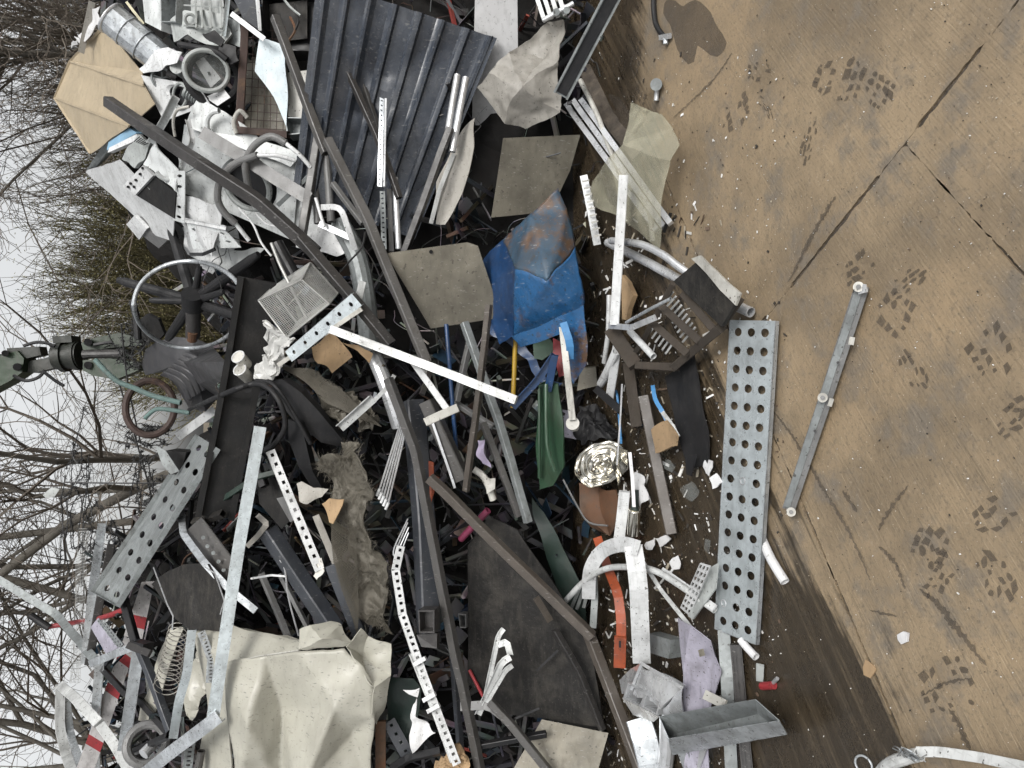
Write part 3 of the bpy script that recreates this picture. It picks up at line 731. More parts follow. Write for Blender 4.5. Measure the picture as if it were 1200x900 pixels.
# ================================================================ THE SCRAP, from the top of the heap downwards
# ---- beige folded cabinet panel
t = thing('folded_sheet', 'large beige sheet metal cover with two sharp folds', 'metal sheet', P(120, 110))
bz = [(122, 30, .02), (165, 84, .05), (168, 100, .20), (82, 72, .14), (64, 115, .10), (151, 148, .16), (181, 122, .20), (106, 180, -.06)]
for k, fc in enumerate(((0, 1, 2, 3), (3, 2, 6, 5, 4), (4, 5, 7))): shell('face', None, None, 'beige', [bz[i] for i in fc], None, .005, 0, 3, .010, 4, k, parent=t)
for a, b in ((3, 2), (4, 5)): bar('fold_lip', None, None, 'beige', [(*bz[a][:2], bz[a][2] + .012), (*bz[b][:2], bz[b][2] + .012)], 2.4, kind='flat', h=.6, parent=t)
for a, b in ((0, 3), (3, 4), (4, 7)): bar('edge_lip', None, None, 'beige', [(*bz[a][:2], bz[a][2] + .008), (*bz[b][:2], bz[b][2] + .008)], 3, kind='flat', h=.5, parent=t)
t = thing('ventilation_duct', 'round galvanised duct pipe with open end at the top right', 'duct', P(160, 50))
bar('pipe', None, None, 'galv', [(130, 21, .32), (192, 72, -.05)], 37, kind='rd', parent=t, t=.02)
for k in (.3, .62):
    c = P(130, 21, .32).lerp(P(192, 72, -.05), k); MB().add(ringvf(c, P(192, 72, -.05) - P(130, 21, .32), wpx(c, 18.8), .0035)).build('seam_ring', 'galv', parent=t, smooth=True)
c = P(130, 21, .32); MB().add(ringvf(c, P(192, 72, -.05) - P(130, 21, .32), wpx(c, 18.6), .008)).build('rim', 'alu', parent=t, smooth=True)
shell('crumpled_foil', 'crumpled pale foil scrap above the beige panel', 'foil', 'paper', [(103, 12), (116, 8), (121, 28), (108, 36), (100, 50), (84, 54), (90, 42), (100, 34)], None, .003, .02, 3, .03, 16)
bar('metal_strip', 'thin pale strip leaning behind the beige panel', 'metal strip', 'sheet_grey', [(108, 2, .02), (95, 62, .02)], 7, kind='flat')
bar('metal_strip', 'brass coloured strip beside the duct mouth', 'metal strip', 'lamp_cream', [(148, 2, .1), (168, 28, .1)], 3, kind='flat')
# ---- white appliances, upper right
def boxed(name, label, cat, mt, quad, depth, mp=None, parent=None, open_=False, wall=.006):
    f = mp_of(mp); c = [f(*p) for p in quad]; n = (c[1] - c[0]).cross(c[3] - c[0]).normalized()
    if n.dot(CAM - c[0]) < 0: n = -n; c = [c[0], c[3], c[2], c[1]]
    mb = MB()
    if not open_:
        b = [p - n * depth for p in c]; mb.add((c + b, [(0, 1, 2, 3), (7, 6, 5, 4), (0, 4, 5, 1), (1, 5, 6, 2), (2, 6, 7, 3), (3, 7, 4, 0)]))
    else:
        ce = sum(c, Vector()) / 4; k = 1 - wall / (c[0] - ce).length * 1.4; i_ = [ce + (p - ce) * k for p in c]; b = [p - n * depth for p in i_]; ob = [p - n * (depth + wall) for p in c]
        vs = c + i_ + b + ob; fs = []
        for j in range(4):
            l = (j + 1) % 4; fs += [(j, l, 4 + l, 4 + j), (4 + j, 4 + l, 8 + l, 8 + j), (j, 12 + j, 12 + l, l)]
        fs += [(8, 9, 10, 11), (15, 14, 13, 12)]; mb.add((vs, fs))
    return mb.build(name, mt, label, cat, parent)
boxed('appliance_cabinet', 'white appliance cabinet corner at the top edge beside the duct', 'appliance', 'appliance', [(166, -12), (188, -12), (189, 36), (170, 26)], .25, mp=.12)
boxed('metal_box', 'open grey sheet metal box at the top edge', 'box', 'galv_dull', [(188, -14), (207, -14), (206, 26), (189, 26)], .10, mp=.17, open_=True)
t = thing('tumble_dryer', 'grey plastic dryer rear casing with a round port, at the top', 'appliance', P(238, 40))
shell('casing', None, None, 'plastic_grey', [(203, 50), (202, 24), (216, 12), (240, 14), (262, 18), (270, 40), (262, 54), (240, 50), (222, 42)], None, .01, .12, 3, .016, 12, parent=t)
shell('rear_plate', None, None, 'plastic_grey', [(216, -10), (262, -10), (262, 18), (238, 14), (216, 13)], None, .008, .09, 2, .012, 10, parent=t)
MB().add(ringvf(P(223, 23, .15), P(223, 23, .3) - P(223, 23), wpx(P(223, 23), 5.4), .007)).build('port_ring', 'plastic_grey', parent=t, smooth=True)
for x in (229, 236, 246, 258): bar('rib', None, None, 'plastic_grey', [(x, -8, .135), (x + 1, 34, .15)], 2.2, kind='flat', h=1.5, parent=t)
for y in (6, 30): bar('rib', None, None, 'plastic_grey', [(216, y, .14), (262, y + 3, .14)], 1.8, kind='flat', h=1.5, parent=t)
bar('metal_strip', 'galvanised mounting strip right of the dryer casing', 'metal strip', 'galv_blue', [(268, -8, .14), (262, 42, .14)], 5, kind='U')
shell('appliance_sheet', 'pale grey punched plate under the black hood', 'metal panel', 'galv_dull', [(264, 20), (280, 25), (283, 55), (262, 48)], None, .003, .08, 2, .008)
t = thing('cooker_hood', 'black hood casing with white edge trim at the top', 'cooker hood', P(290, 15))
shell('casing', None, None, 'anthracite', [(271, -8, .12), (302, -8, .16), (305, 36, .14), (285, 22, .17)], [(0, 1, 3), (1, 2, 3)], .006, 0, 2, .004, parent=t)
bar('trim', None, None, 'white', [(271, 16, .19), (310, 46, .19)], 6, kind='flat', parent=t); bar('trim', None, None, 'white', [(302, -8, .17), (305, 36, .17)], 3, kind='flat', parent=t)
shell('torn_sheet', 'torn white enamel sheet between the duct and the round door', 'metal panel', 'white', [(165, 81), (178, 64), (195, 53), (213, 61), (207, 74), (196, 76), (182, 83), (169, 88)], None, .003, .20, 3, .018, 9)
c4 = [P(165, 88, .14), P(232, 100, .16), P(246, 122, .15), P(192, 142, .12)]
t = thing('dryer_casing', 'white sheet with a round opening below the torn white sheet', 'appliance', P(200, 115))
v, f, n = holevf(c4, .58, .5, .24, .34, .004, flare=.01); mesh('panel', v, f, 'white', parent=t)
cc = bil(c4, .58, .5); MB().add(ringvf(cc + n * .008, n, wpx(cc, 14), .007)).build('opening_rim', 'plastic_grey', parent=t, smooth=True)
MB().add(cylvf(cc - n * .03, cc - n * .12, wpx(cc, 17), seg=24)).build('drum', 'black', parent=t, smooth=True)
t = thing('porthole', 'round glass washing machine door leaning against a black gasket', 'washing machine door', P(243, 84))
f_ = onplane(244, 84, .2, -12, 16); nd = (CAM - f_(244, 84)).normalized()
MB().add(ringvf(f_(242, 83), nd, wpx(f_(242, 83), 24), .011, wpx(f_(242, 83), 22))).build('door_rim', 'plastic_grey', parent=t, smooth=True)
MB().add(ringvf(f_(250, 90) - nd * .05, nd, wpx(f_(242, 83), 29), .022)).build('gasket', 'rubber', parent=t, smooth=True)
MB().add(cylvf(f_(242, 83) - nd * .02, f_(242, 83) - nd * .024, wpx(f_(242, 83), 22), seg=30)).build('door_glass', 'glass', parent=t, smooth=True)
boxed('inner_module', None, None, 'white', [(229, 73), (238, 66), (259, 92), (247, 103)], .03, mp=onplane(244, 84, .16, 10, 10), parent=t)
boxed('switch', None, None, 'black', [(243, 84), (246, 84), (247, 88), (244, 88)], .004, mp=onplane(244, 84, .166, 10, 10), parent=t)
MB().add(cylvf(P(207, 78, .15), P(218, 88, .02), wpx(P(207, 78), 8), wpx(P(207, 78), 6))).build('drain_pump', 'plastic_grey', 'grey pump body left of the round glass door', 'pump', smooth=True)
MB().add(cylvf(P(197, 85, .12), P(208, 90, .06), wpx(P(197, 85), 6), wpx(P(197, 85), 5))).build('electric_motor', 'dark_tube', 'small dark motor under the torn white sheet', 'motor', smooth=True)
shell('appliance_sheet', 'white ribbed plate below the round glass door', 'metal panel', 'white', [(240, 114), (262, 104), (270, 114), (255, 124)], None, .004, .14)
# rusty cage
t = thing('wire_cage', 'rusty brown frame with square wire mesh, upper right', 'cage', P(300, 100))
bar('frame_bar', None, None, 'rust_brown', [(287, 26, .14), (280, 158, .12)], 9, parent=t); bar('frame_bar', None, None, 'rust_brown', [(277, 152, .13), (338, 158, .13)], 8, parent=t)
mb = MB()
for i in range(7): mb.add(barvf([(290 + i * 7.4, 30, .05), (286 + i * 7.6, 154, .05)], .9, kind='wire'))
for i in range(13): mb.add(barvf([(283, 34 + i * 9.6, .055), (335, 37 + i * 9.6, .055)], .9, kind='wire'))
shell('rear_sheet', None, None, 'board', [(286, 66), (336, 70), (336, 154), (284, 152)], None, .004, -.02, 2, .01, 8, parent=t)
mb.build('wire_mesh', 'rust_brown', parent=t)
shell('pale_sheet', 'pale blue tapering sheet over the rusty cage', 'metal sheet', 'pale_blue', [(306, 44), (334, 52), (336, 150), (319, 116), (300, 84)], None, .003, .12, 3, .012, 5)
boxed('metal_box', 'shallow metal drawer frame right of the rusty cage', 'drawer', 'galv_dull', [(334, 137), (362, 138), (362, 156), (336, 158)], .06, mp=.12, open_=True)
boxed('plastic_canister', 'stained cream plastic canister behind the dark square tube', 'canister', 'dirty_white', [(337, 85), (362, 82), (364, 140), (338, 136)], .12, mp=.06)
t = thing('electronics_chassis', 'black electronics chassis with loose cables at the top edge', 'electronics', P(335, 30))
boxed('case', None, None, 'black', [(306, -12), (372, -12), (372, 60), (308, 58)], .10, mp=.10, parent=t, open_=True)
for i, (pts, mt) in enumerate([([(330, -5, .12), (340, 8, .13), (352, 18, .12)], 'plastic_grey'), ([(340, 20, .08), (346, 35, .1), (338, 48, .08)], 'rusty'), ([(345, 5, .08), (350, 25, .1), (343, 40, .09)], 'wire_black')]): bar('cable', None, None, mt, pts, 3, kind='wire', parent=t, curve=5)
boxed('circuit_board', None, None, 'grime', [(315, 5), (360, 0), (360, 45), (318, 50)], .004, mp=.03, parent=t)
bar('vent_edge', None, None, 'white', [(300, -10, .16), (304, 35, .16)], 3, kind='flat', parent=t)
# washing machines
t = thing('washing_machine', 'dented white washing machine carcass under the long dark tube', 'washing machine', P(280, 200))
c4 = [P(216, 146, .08), P(352, 180, .10), P(343, 282, .06), P(206, 222, .04)]
v, f, n = holevf(c4, .60, .56, .22, .33, .005, flare=.02); mesh('front_panel', v, f, 'appliance', parent=t)
cc = bil(c4, .60, .56); MB().add(ringvf(cc + n * .004, n, wpx(cc, 30), .014, wpx(cc, 27))).build('door_seal', 'plastic_grey', parent=t, smooth=True)
MB().add(cylvf(cc - n * .02, cc - n * .25, wpx(cc, 34), seg=30)).build('drum', 'black', parent=t, smooth=True)
shell('side_panel', None, None, 'appliance', [(222, 136, .13), (232, 114, .14), (263, 128, .15), (306, 164, .12), (352, 180, .11), (340, 195, .13), (218, 148, .13)], [(0, 1, 2, 6), (2, 3, 4, 5, 6)], .005, 0, 3, .012, 6, parent=t)
MB().add(ringvf(P(264, 152, .17), n, wpx(P(264, 152), 24), .012, wpx(P(264, 152), 20), a0=-70, a1=100)).build('door_hinge_ring', 'appliance', parent=t, smooth=True)
shell('base_panel', None, None, 'white', [(206, 222, .1), (262, 246, .12), (250, 300, .06), (214, 262, .02)], None, .004, 0, 3, .02, 8, parent=t)
t = thing('washing_machine', 'opened white washing machine with blue drawer behind the long dark tube', 'washing machine', P(160, 210))
shell('top_panel', None, None, 'white', [(100, 201, .06), (140, 187, .10), (176, 222, .14), (206, 256, .10), (202, 282, .04), (183, 276, .04)], None, .004, 0, 3, .010, 6, parent=t)
shell('cabinet_side', None, None, 'galv_dull', [(100, 201, .05), (127, 160, .02), (158, 147, .05), (160, 152, .08), (131, 170, .1), (108, 202, .09)], None, .006, parent=t)
dd = boxed('detergent_drawer', None, None, 'sky_blue', [(125, 176), (127, 167), (152, 150), (160, 156)], .05, mp=.12, parent=t)
boxed('drawer_front', None, None, 'white', [(126, 179), (128, 173), (160, 157), (163, 163)], .03, mp=.135, parent=dd)
shell('filter_housing', None, None, 'plastic_grey', [(143, 186), (150, 170), (162, 158), (176, 166), (170, 184), (158, 196)], None, .02, .15, 3, .012, 14, parent=t)
for i in range(6): bar('vent_slot', None, None, 'black', [(157 + i * 2.2, 166 + i * .8, .175), (164 + i * 2, 160 + i * 1.5, .175)], 1, kind='flat', parent=t)
cp = boxed('control_panel', None, None, 'white', [(143, 219), (167, 194), (179, 206), (158, 229)], .02, mp=.18, parent=t)
for x, y in ((150, 219), (153, 215), (159, 211), (164, 204), (167, 197), (157, 219)): MB().add(cylvf(P(x, y, .176), P(x, y, .195), wpx(P(x, y), 1.6), seg=10)).build('knob', 'black', parent=cp, smooth=True)
shell('tub_opening', None, None, 'black_matt', [(160, 229), (180, 206), (206, 226), (204, 256)], None, .01, .14, parent=t)
shell('front_frame', None, None, 'appliance', [(168, 193, .17), (182, 165, .16), (206, 200, .16), (206, 224, .17), (190, 212, .17)], None, .006, 0, 3, .018, 9, parent=t)
MB().add(ringvf(P(196, 190, .15), nd, wpx(P(196, 190), 15), .012, wpx(P(196, 190), 19), a0=40, a1=260)).build('door_rim', 'appliance', parent=t, smooth=True)
v, f, nn = perfvf([P(204, 200, .15), P(217, 200, .15), P(216, 262, .13), P(203, 258, .13)], 1, 5, .45, .3, .004); mesh('rear_brace', v, f, 'appliance', parent=t)
boxed('tub_counterweight', 'grey blocky counterweight jutting out behind the white machine', 'counterweight', 'mid_grey', [(148, 262), (165, 254), (196, 282), (186, 291)], .12, mp=.02)
boxed('appliance_corner', 'white corner bracket with rust spot below the white machine', 'bracket', 'white', [(148, 263), (157, 253), (172, 268), (163, 281)], .02, mp=.07)
bar('appliance_rail', 'dark grey slotted rail lying across the white washing machine', 'rail', 'mid_grey', [(238, 156, .22), (364, 234, .22)], 15, kind='U', roll=180)
t = thing('drain_hose', 'grey drain hose arching over the washing machine with a white end', 'hose', P(300, 185))
bar('hose', None, None, 'mid_grey', [(292, 224, .2), (289, 208, .24), (288, 190, .27), (298, 171, .28), (317, 160, .28), (335, 168, .27)], 8.5, kind='rd', curve=6, parent=t)
bar('end_tube', None, None, 'white', [(335, 168, .27), (352, 182, .26), (364, 196, .22)], 5, kind='rd', parent=t); bar('end_tube', None, None, 'white', [(292, 224, .2), (296, 236, .16)], 4, kind='rd', parent=t)
t = thing('drain_hose', 'lower grey hose curling across the drum opening', 'hose', P(270, 230))
bar('hose', None, None, 'mid_grey', [(276, 262, .16), (262, 248, .2), (255, 232, .23), (259, 210, .25), (276, 192, .27), (302, 182, .28)], 8.5, kind='rd', curve=6, parent=t)
bar('end_tube', None, None, 'white', [(302, 182, .28), (325, 182, .27), (346, 188, .24)], 5, kind='rd', parent=t); bar('end_tube', None, None, 'white', [(276, 262, .16), (292, 282, .1)], 5, kind='rd', parent=t)
bar('water_hose', 'thin beige hose loop left of the washing machine', 'hose', 'dirty_white', [(205, 160, .2), (203, 142, .22), (208, 129, .22), (222, 125, .2)], 3.4, kind='rd', curve=6)
bar('tap_hose', 'short white hose with nozzle beside the rusty cage', 'hose', 'dirty_white', [(277, 156, .2), (274, 142, .22), (281, 130, .24), (290, 138, .22)], 5, kind='rd', curve=6)
shell('crushed_casing', 'crushed white casing right of the stool legs', 'appliance', 'white', [(216, 264), (244, 262), (272, 268), (285, 292), (262, 306), (246, 318), (222, 300)], None, .004, -.12, 3, .04, 8)
shell('crushed_casing', 'jagged white casing below the drum opening', 'appliance', 'appliance', [(262, 300), (292, 286), (310, 292), (300, 306), (276, 318), (258, 322)], None, .004, -.12, 3, .04, 9)
bar('plastic_lever', 'small black lever stuck on the white casing', 'lever', 'black', [(223, 298, .14), (238, 298, .16), (252, 292, .16)], 4, kind='flat', h=.5)
bar('appliance_post', 'white slotted cabinet post left of the thin beige hose', 'metal post', 'appliance', [(206, 114, .24), (192, 142, .25), (176, 168, .24)], 9, kind='U', h=.5)
bar('appliance_post', 'white corner post along the top of the front carcass', 'metal post', 'white', [(220, 140, .21), (226, 165, .21), (214, 196, .2)], 6, kind='U', h=.5)
t = thing('drum_pulley', 'grey spoked pulley wheel beneath the torn white sheet', 'pulley', P(190, 92)); c = P(190, 92, .08)
MB().add(ringvf(c, CAM - c + RIGHT * .4, wpx(c, 11), .006)).build('rim', 'galv_dull', parent=t, smooth=True)
for a in range(5): MB().add(cylvf(c, c + (RIGHT * math.cos(a * 1.257) + UPC * math.sin(a * 1.257)) * wpx(c, 11), .005, seg=8)).build('spoke', 'galv_dull', parent=t)
t = thing('pump_motor', 'ribbed grey motor between the porthole and the carcass', 'motor', P(222, 108)); a, b = P(216, 106, .14), P(234, 116, .1)
MB().add(cylvf(a, b, wpx(a, 7))).build('body', 'plastic_grey', parent=t, smooth=True)
for k in range(5): MB().add(ringvf(a.lerp(b, .15 + k * .17), b - a, wpx(a, 7.3), .004)).build('fin', 'galv_dull', parent=t, smooth=True)
shell('gasket_scrap', 'torn black gasket piece above the porthole', 'gasket', 'rubber', [(238, 40), (252, 36), (262, 44), (258, 52), (246, 48)], None, .006, .2, 3, .02, 14)
shell('gasket_scrap', 'black rubber flap right of the porthole top', 'gasket', 'rubber', [(256, 50), (276, 54), (282, 70), (272, 76), (258, 64)], None, .008, .18, 3, .02, 12)
bar('door_gasket', 'dark curved gasket strip above the porthole', 'gasket', 'rubber', [(210, 52, .2), (232, 56, .22), (252, 60, .22), (266, 70, .2)], 7, kind='rd', curve=5)
bar('white_cable', 'thin white cable across the white carcass', 'cable', 'white', [(300, 250, .2), (312, 262, .22), (330, 268, .22), (344, 282, .2)], 2.6, kind='rd', curve=5)
bar('white_cable', 'second thin white cable near the drum opening', 'cable', 'white', [(280, 244, .2), (296, 262, .22), (306, 284, .22), (318, 300, .2)], 2.6, kind='rd', curve=5)
t = thing('slotted_sheet', 'white sheet frame with slots beside the stool legs', 'frame', P(250, 275))
v, f, n_ = perfvf([P(218, 258, .10), P(262, 268, .12), P(282, 290, .10), P(226, 292, .06)], 4, 2, .5, .3, .004, 16, .04, .1); mesh('plate', v, f, 'appliance', parent=t)
bar('edge', None, None, 'white', [(216, 258, .13), (264, 267, .14)], 5, kind='L', parent=t); bar('edge', None, None, 'white', [(216, 258, .12), (224, 294, .08)], 4, kind='L', parent=t)
t = thing('control_board', 'small green circuit board hanging at the drum opening', 'circuit board', P(312, 240)); shell('board', None, None, 'dark_green', [(306, 232), (318, 236), (314, 252), (303, 247)], None, .002, .18, parent=t)
for x, y in ((309, 238), (313, 243), (309, 246)): MB().add(cylvf(P(x, y, .183), P(x, y, .20), wpx(P(x, y), 1.5), seg=8)).build('capacitor', 'alu', parent=t)
bar('brace_bar', 'grey brace bar behind the drain hose ends', 'metal bar', 'galv_dull', [(326, 240, .16), (352, 216, .2), (362, 206, .2)], 5)
shell('curved_casing', 'white curved machine side under the slotted rail', 'appliance', 'appliance', [(345, 222), (360, 228), (372, 262), (366, 290), (350, 286), (342, 262)], None, .005, .06, 3, .03, 8)
# ---- anthracite trapezoidal roof sheet
t = thing('roof_sheet', 'dented anthracite roofing sheet with raised ribs, at the top', 'roof sheet', P(450, 110))
pl = onplane(455, 115, .12, -6, 6)
def roofpt(u, v):              # u 0..1 along the top edge, v 0..1 down the ribs
    a = Vector((372 + u * 210, -25 + u * 70)); b = Vector((343 + u * 142, 225 + u * 55)); p = a.lerp(b, v); return p.x, p.y
nu, nv = 72, 30; vs, fs = [], []; RIBS = [.05, .17, .30, .435, .57, .70, .835, .965]
nrm = (CAM - pl(455, 115)).normalized()
for s in (0, 1):
    for j in range(nv + 1):
        for i in range(nu + 1):
            u, v_ = i / nu, j / nv; p = pl(*roofpt(u, v_)); z = 0
            for r_ in RIBS: z = max(z, .020 * min(1, max(0, (.022 - abs(u - r_)) / .008)))
            dn = noise.noise(p * 3.2 + Vector((2, 1, 4))) * .035 + noise.noise(p * 9) * .010
            k = math.exp(-((u - .42) / .16) ** 2 - ((v_ - .48) / .16) ** 2)
            z += dn * (.35 + .9 * math.exp(-((u - .4) / .3) ** 2)) - .035 * k * (1 + noise.noise(p * 14))
            vs.append(p + nrm * (z - .003 * s))
W_ = nu + 1; K = W_ * (nv + 1)
for s in (0, 1):
    for j in range(nv):
        for i in range(nu): a = s * K + j * W_ + i; fs.append((a, a + 1, a + W_ + 1, a + W_))
for j in range(nv): fs.append((j * W_, (j + 1) * W_, K + (j + 1) * W_, K + j * W_)); fs.append((j * W_ + nu, K + j * W_ + nu, K + (j + 1) * W_ + nu, (j + 1) * W_ + nu))
for i in range(nu): fs.append((i, K + i, K + i + 1, i + 1)); fs.append((nv * W_ + i, nv * W_ + i + 1, K + nv * W_ + i + 1, K + nv * W_ + i))
mesh('ribbed_sheet', vs, fs, 'roof_coat', parent=t, smooth=True)
bar('edge_lip', None, None, 'roof_coat', [(*roofpt(.985, 0), .0), (*roofpt(.985, 1), .0)], 6, kind='U', mp=lambda x, y, l=0: pl(x, y, .012), parent=t)
# ---- panels at the top right
shell('white_board', 'tall white board standing behind the crumpled sheet', 'board', 'paper', [(557, -20), (606, -20), (607, 60), (600, 195), (552, 192)], None, .008, mp=onplane(580, 90, -.12, 5, -12))
shell('crumpled_sheet', 'crumpled pale grey sheet with creases beside the white board', 'metal sheet', 'sheet_grey', [(562, 104, .1), (572, 88, .14), (598, 60, .12), (640, 26, .1), (660, 24, .08), (652, 70, .16), (661, 112, .12), (655, 134, .1), (616, 153, .06), (590, 146, .1), (610, 100, .22), (636, 70, .06)], [(0, 1, 10, 9), (1, 2, 11, 10), (2, 3, 4, 11), (4, 5, 11), (5, 6, 10, 11), (6, 7, 8, 10), (8, 9, 10)], .003, 0, 4, .022, 9, fine=.004)
t = thing('slatted_bracket', 'light grey slatted bracket at the top above the crumpled sheet', 'bracket', P(645, 12))
for i in range(4): bar('slat', None, None, 'alu_white', [(626 + i * 9, -12, .1), (638 + i * 8, 24 - i * 2, .12)], 5, kind='flat', parent=t, h=.5)
bar('axle', None, None, 'alu', [(636, 24, .14), (672, 4, .14)], 6, kind='rd', parent=t)
for x, y in ((652, 14), (664, 12)): MB().add(cylvf(P(x, y, .13), P(x, y, .18), wpx(P(x, y), 4), seg=8)).build('bolt', 'galv_dull', parent=t)
t = thing('floor_channel', 'black steel channel with grey edges leaning out at the top', 'steel channel', P(690, 50)); bar('channel', None, None, 'galv_dull', [(657, 112, .30), (722, -12, .34)], 20, h=.4, kind='U', t=.13, parent=t); bar('web_face', None, None, 'black', [(658, 110, .302), (722, -11, .342)], 13, h=.05, kind='flat', parent=t)
t = thing('aluminium_rail', 'bundle rail of silver aluminium profile running under the clear film', 'aluminium profile', G(735, 190, .05))
for k, (a, b) in enumerate((((664, 122), (770, 270)), ((672, 118), (778, 266)), ((681, 117), (786, 262)))): bar('profile', None, None, 'alu', [(*a, .12 + .012 * k), (*b, .02 + .012 * k)], 6.5, kind='rib', h=.8, mp=onground(0), parent=t)
bar('end_cap', None, None, 'black_matt', [(786, 250, .028), (778, 272, .028)], 4, kind='flat', h=1, mp=onground(), parent=t)
bar('white_tube', 'thin white tube bending over beside the aluminium rail', 'tube', 'dirty_white', [(680, 94, .16), (700, 135, .13), (713, 170, .10), (728, 205, .07), (758, 240, .05), (765, 282, .02)], 6, kind='rd', mp=onground(), curve=5)
v, f = shellvf([(740, 122, .02), (752, 130, .06), (760, 131, .03), (772, 130, .06), (786, 148, .03), (792, 170, .04), (784, 190, .05), (779, 235, .06), (774, 290, .015), (735, 262, .02), (690, 235, .03), (694, 210, .05), (712, 185, .12), (732, 165, .09)], [tuple(range(14))], .0012, lambda x, y, l=0: G(x, y, l + .05), 4, .02, 6, 3, fine=.004)
mesh('clear_film', v, f, 'clear_film', 'torn yellowed see-through plastic sheet over the aluminium rail', 'plastic sheet', smooth=True)
bar('dark_rubber_mat', 'dark strip lying on the floor under the steel channel', 'rubber strip', 'seam_dirt', [(682, 62, .004), (720, 140, .004), (752, 178, .004)], 26, kind='flat', h=.06, mp=onground())
shell('square_sheet', 'brownish square board, the upper one beside the blue bin', 'board', 'board', [(590, 162), (680, 158), (668, 200), (645, 248), (576, 255)], None, .006, mp=onplane(625, 208, .0, -18, -8))
shell('square_sheet', 'large greyish square board with a small hole, mid heap', 'board', 'sheet_grey' if 0 else 'board', [(452, 297), (548, 284), (560, 288), (588, 372), (505, 385)], None, .006, mp=onplane(520, 335, .22, -10, -6))
_ = onplane(520, 335, .224, -10, -6); MB().add(cylvf(_(505, 295), _(505, 295, .002), .008, seg=14)).build('nail_hole_disc', 'black', 'black disc painted as the dark hole in the corner of the large square board', 'plug')  # black disc stands in for the dark inside the hole
shell('curved_sheet', 'curved pale sheet edge standing beside two silver tubes', 'metal sheet', 'lamp_cream' if 0 else 'sheet_grey', [(560, 138, .18), (556, 175, .18), (540, 225, .16), (520, 262, .14), (510, 262, .1), (512, 215, .1), (530, 170, .1), (552, 145, .14)], None, .003, .02, 3, .02, 6)
# bits over the roof sheet
_tn = [0]
def tube(label, mt, pts, w, **k):
    _tn[0] += 1; r = (33, -30, 24, -36, 40, -22)[_tn[0] % 6]; c_ = math.cos(R(abs(r))) + math.sin(R(abs(r)))
    k.setdefault('roll', r); return bar('square_tube', label, 'metal tube', mt, pts, w / (c_ if k['roll'] == r else 1) * 1.06, kind='sq', **k)
tube('dark square tube crossing from top edge over the cage', 'grey_tube', [(322, 20, .25), (382, 180, .28)], 12)
tube('grey square tube leaning against the dented roof sheet', 'grey_tube', [(392, 57, .14), (372, 165, .2), (354, 275, .24)], 11)
tube('black square tube slanting over the middle of the roof sheet', 'dark_tube', [(396, 60, .18), (440, 155, .22), (468, 232, .22)], 9)
tube('thin grey tube ending high on the roof sheet', 'grey_tube', [(412, 58, .12), (448, 168, .16)], 8)
tube('long grey square tube running over the corner of the square board', 'grey_tube', [(384, 164, .32), (430, 255, .36), (500, 425, .38)], 13)
tube('very long dark brown square tube pointing up at the top left', 'dark_tube', [(127, 119, .42), (240, 195, .40), (302, 235, .37), (370, 296, .34)], 17)
tube('dark tube continuing below the long brown tube to the slotted strip', 'dark_tube', [(352, 278, .36), (458, 404, .34)], 15)
bar('round_tube', 'silver round tube standing left of its twin by the roof sheet', 'metal tube', 'alu', [(536, 88, .2), (524, 162, .22)], 8, kind='rd')
bar('round_tube', 'taller silver round tube by the lower edge of roof sheet', 'metal tube', 'alu', [(546, 91, .21), (530, 178, .23)], 8, kind='rd')
tube('dark tube with rusty end leaning right of the slotted strip', 'dark_tube', [(528, 150, .26), (474, 296, .24)], 10)
bar('metal_strip', 'white strip ending under the pale curved sheet', 'metal strip', 'alu_white', [(532, 180, .16), (515, 222, .15), (505, 262, .14)], 5, kind='flat')
t = thing('slotted_strip', 'bright slotted strip standing on the lower roof sheet', 'slotted strip', P(446, 165))
v, f, n = perfvf([P(445, 114, .26), P(450, 116, .26), P(447.5, 219, .26), P(442, 218, .26)], 1, 18, .45, .3, .003, 8, square=True); mesh('strip', v, f, 'galv', parent=t); bar('lip', None, None, 'alu', [(452, 116, .26), (450, 219, .26)], 2.5, kind='flat', h=2, parent=t)
t = thing('slotted_strip', 'short white slotted strip under the bright slotted one', 'slotted strip', P(452, 250))
v, f, n = perfvf([P(445, 224, .22), P(451, 224, .22), P(453, 292, .22), P(447, 292, .22)], 1, 12, .45, .3, .003, 8, square=True); mesh('strip', v, f, 'galv_dull', parent=t)
bar('metal_post', 'slim silver post beside the short white slotted strip', 'metal post', 'alu', [(463, 208, .2), (467, 292, .2)], 7, kind='rd')
bar('metal_post', 'slim grey post right of the slim silver post', 'metal post', 'grey_tube', [(456, 222, .18), (459, 295, .18)], 6)
for i, (a, b) in enumerate((((368, 192), (372, 262)), ((382, 180), (388, 260)))): bar('round_tube', ('grey round leg tube under the crossing dark tubes', 'thicker grey round leg tube beside the roof sheet rib')[i], 'metal tube', 'mid_grey', [(*a, .16), (*b, .18)], 8 + i, kind='rd')
t = thing('towel_bracket', 'white bent bracket arm below the crossing tubes', 'bracket', P(400, 250)); bar('arm', None, None, 'white', [(378, 243, .28), (398, 245, .3), (408, 268, .3), (416, 292, .26)], 7, parent=t, curve=4)
bar('plate', None, None, 'alu', [(374, 262, .24), (410, 278, .24)], 7, kind='flat', parent=t)
bar('metal_strip', 'thin white rod left of the bent bracket arm', 'metal strip', 'white', [(370, 232, .26), (380, 266, .26)], 4, kind='rd')
tube('grey flat tube tucked under the bent bracket arm', 'mid_grey', [(390, 215, .2), (425, 262, .22)], 8)
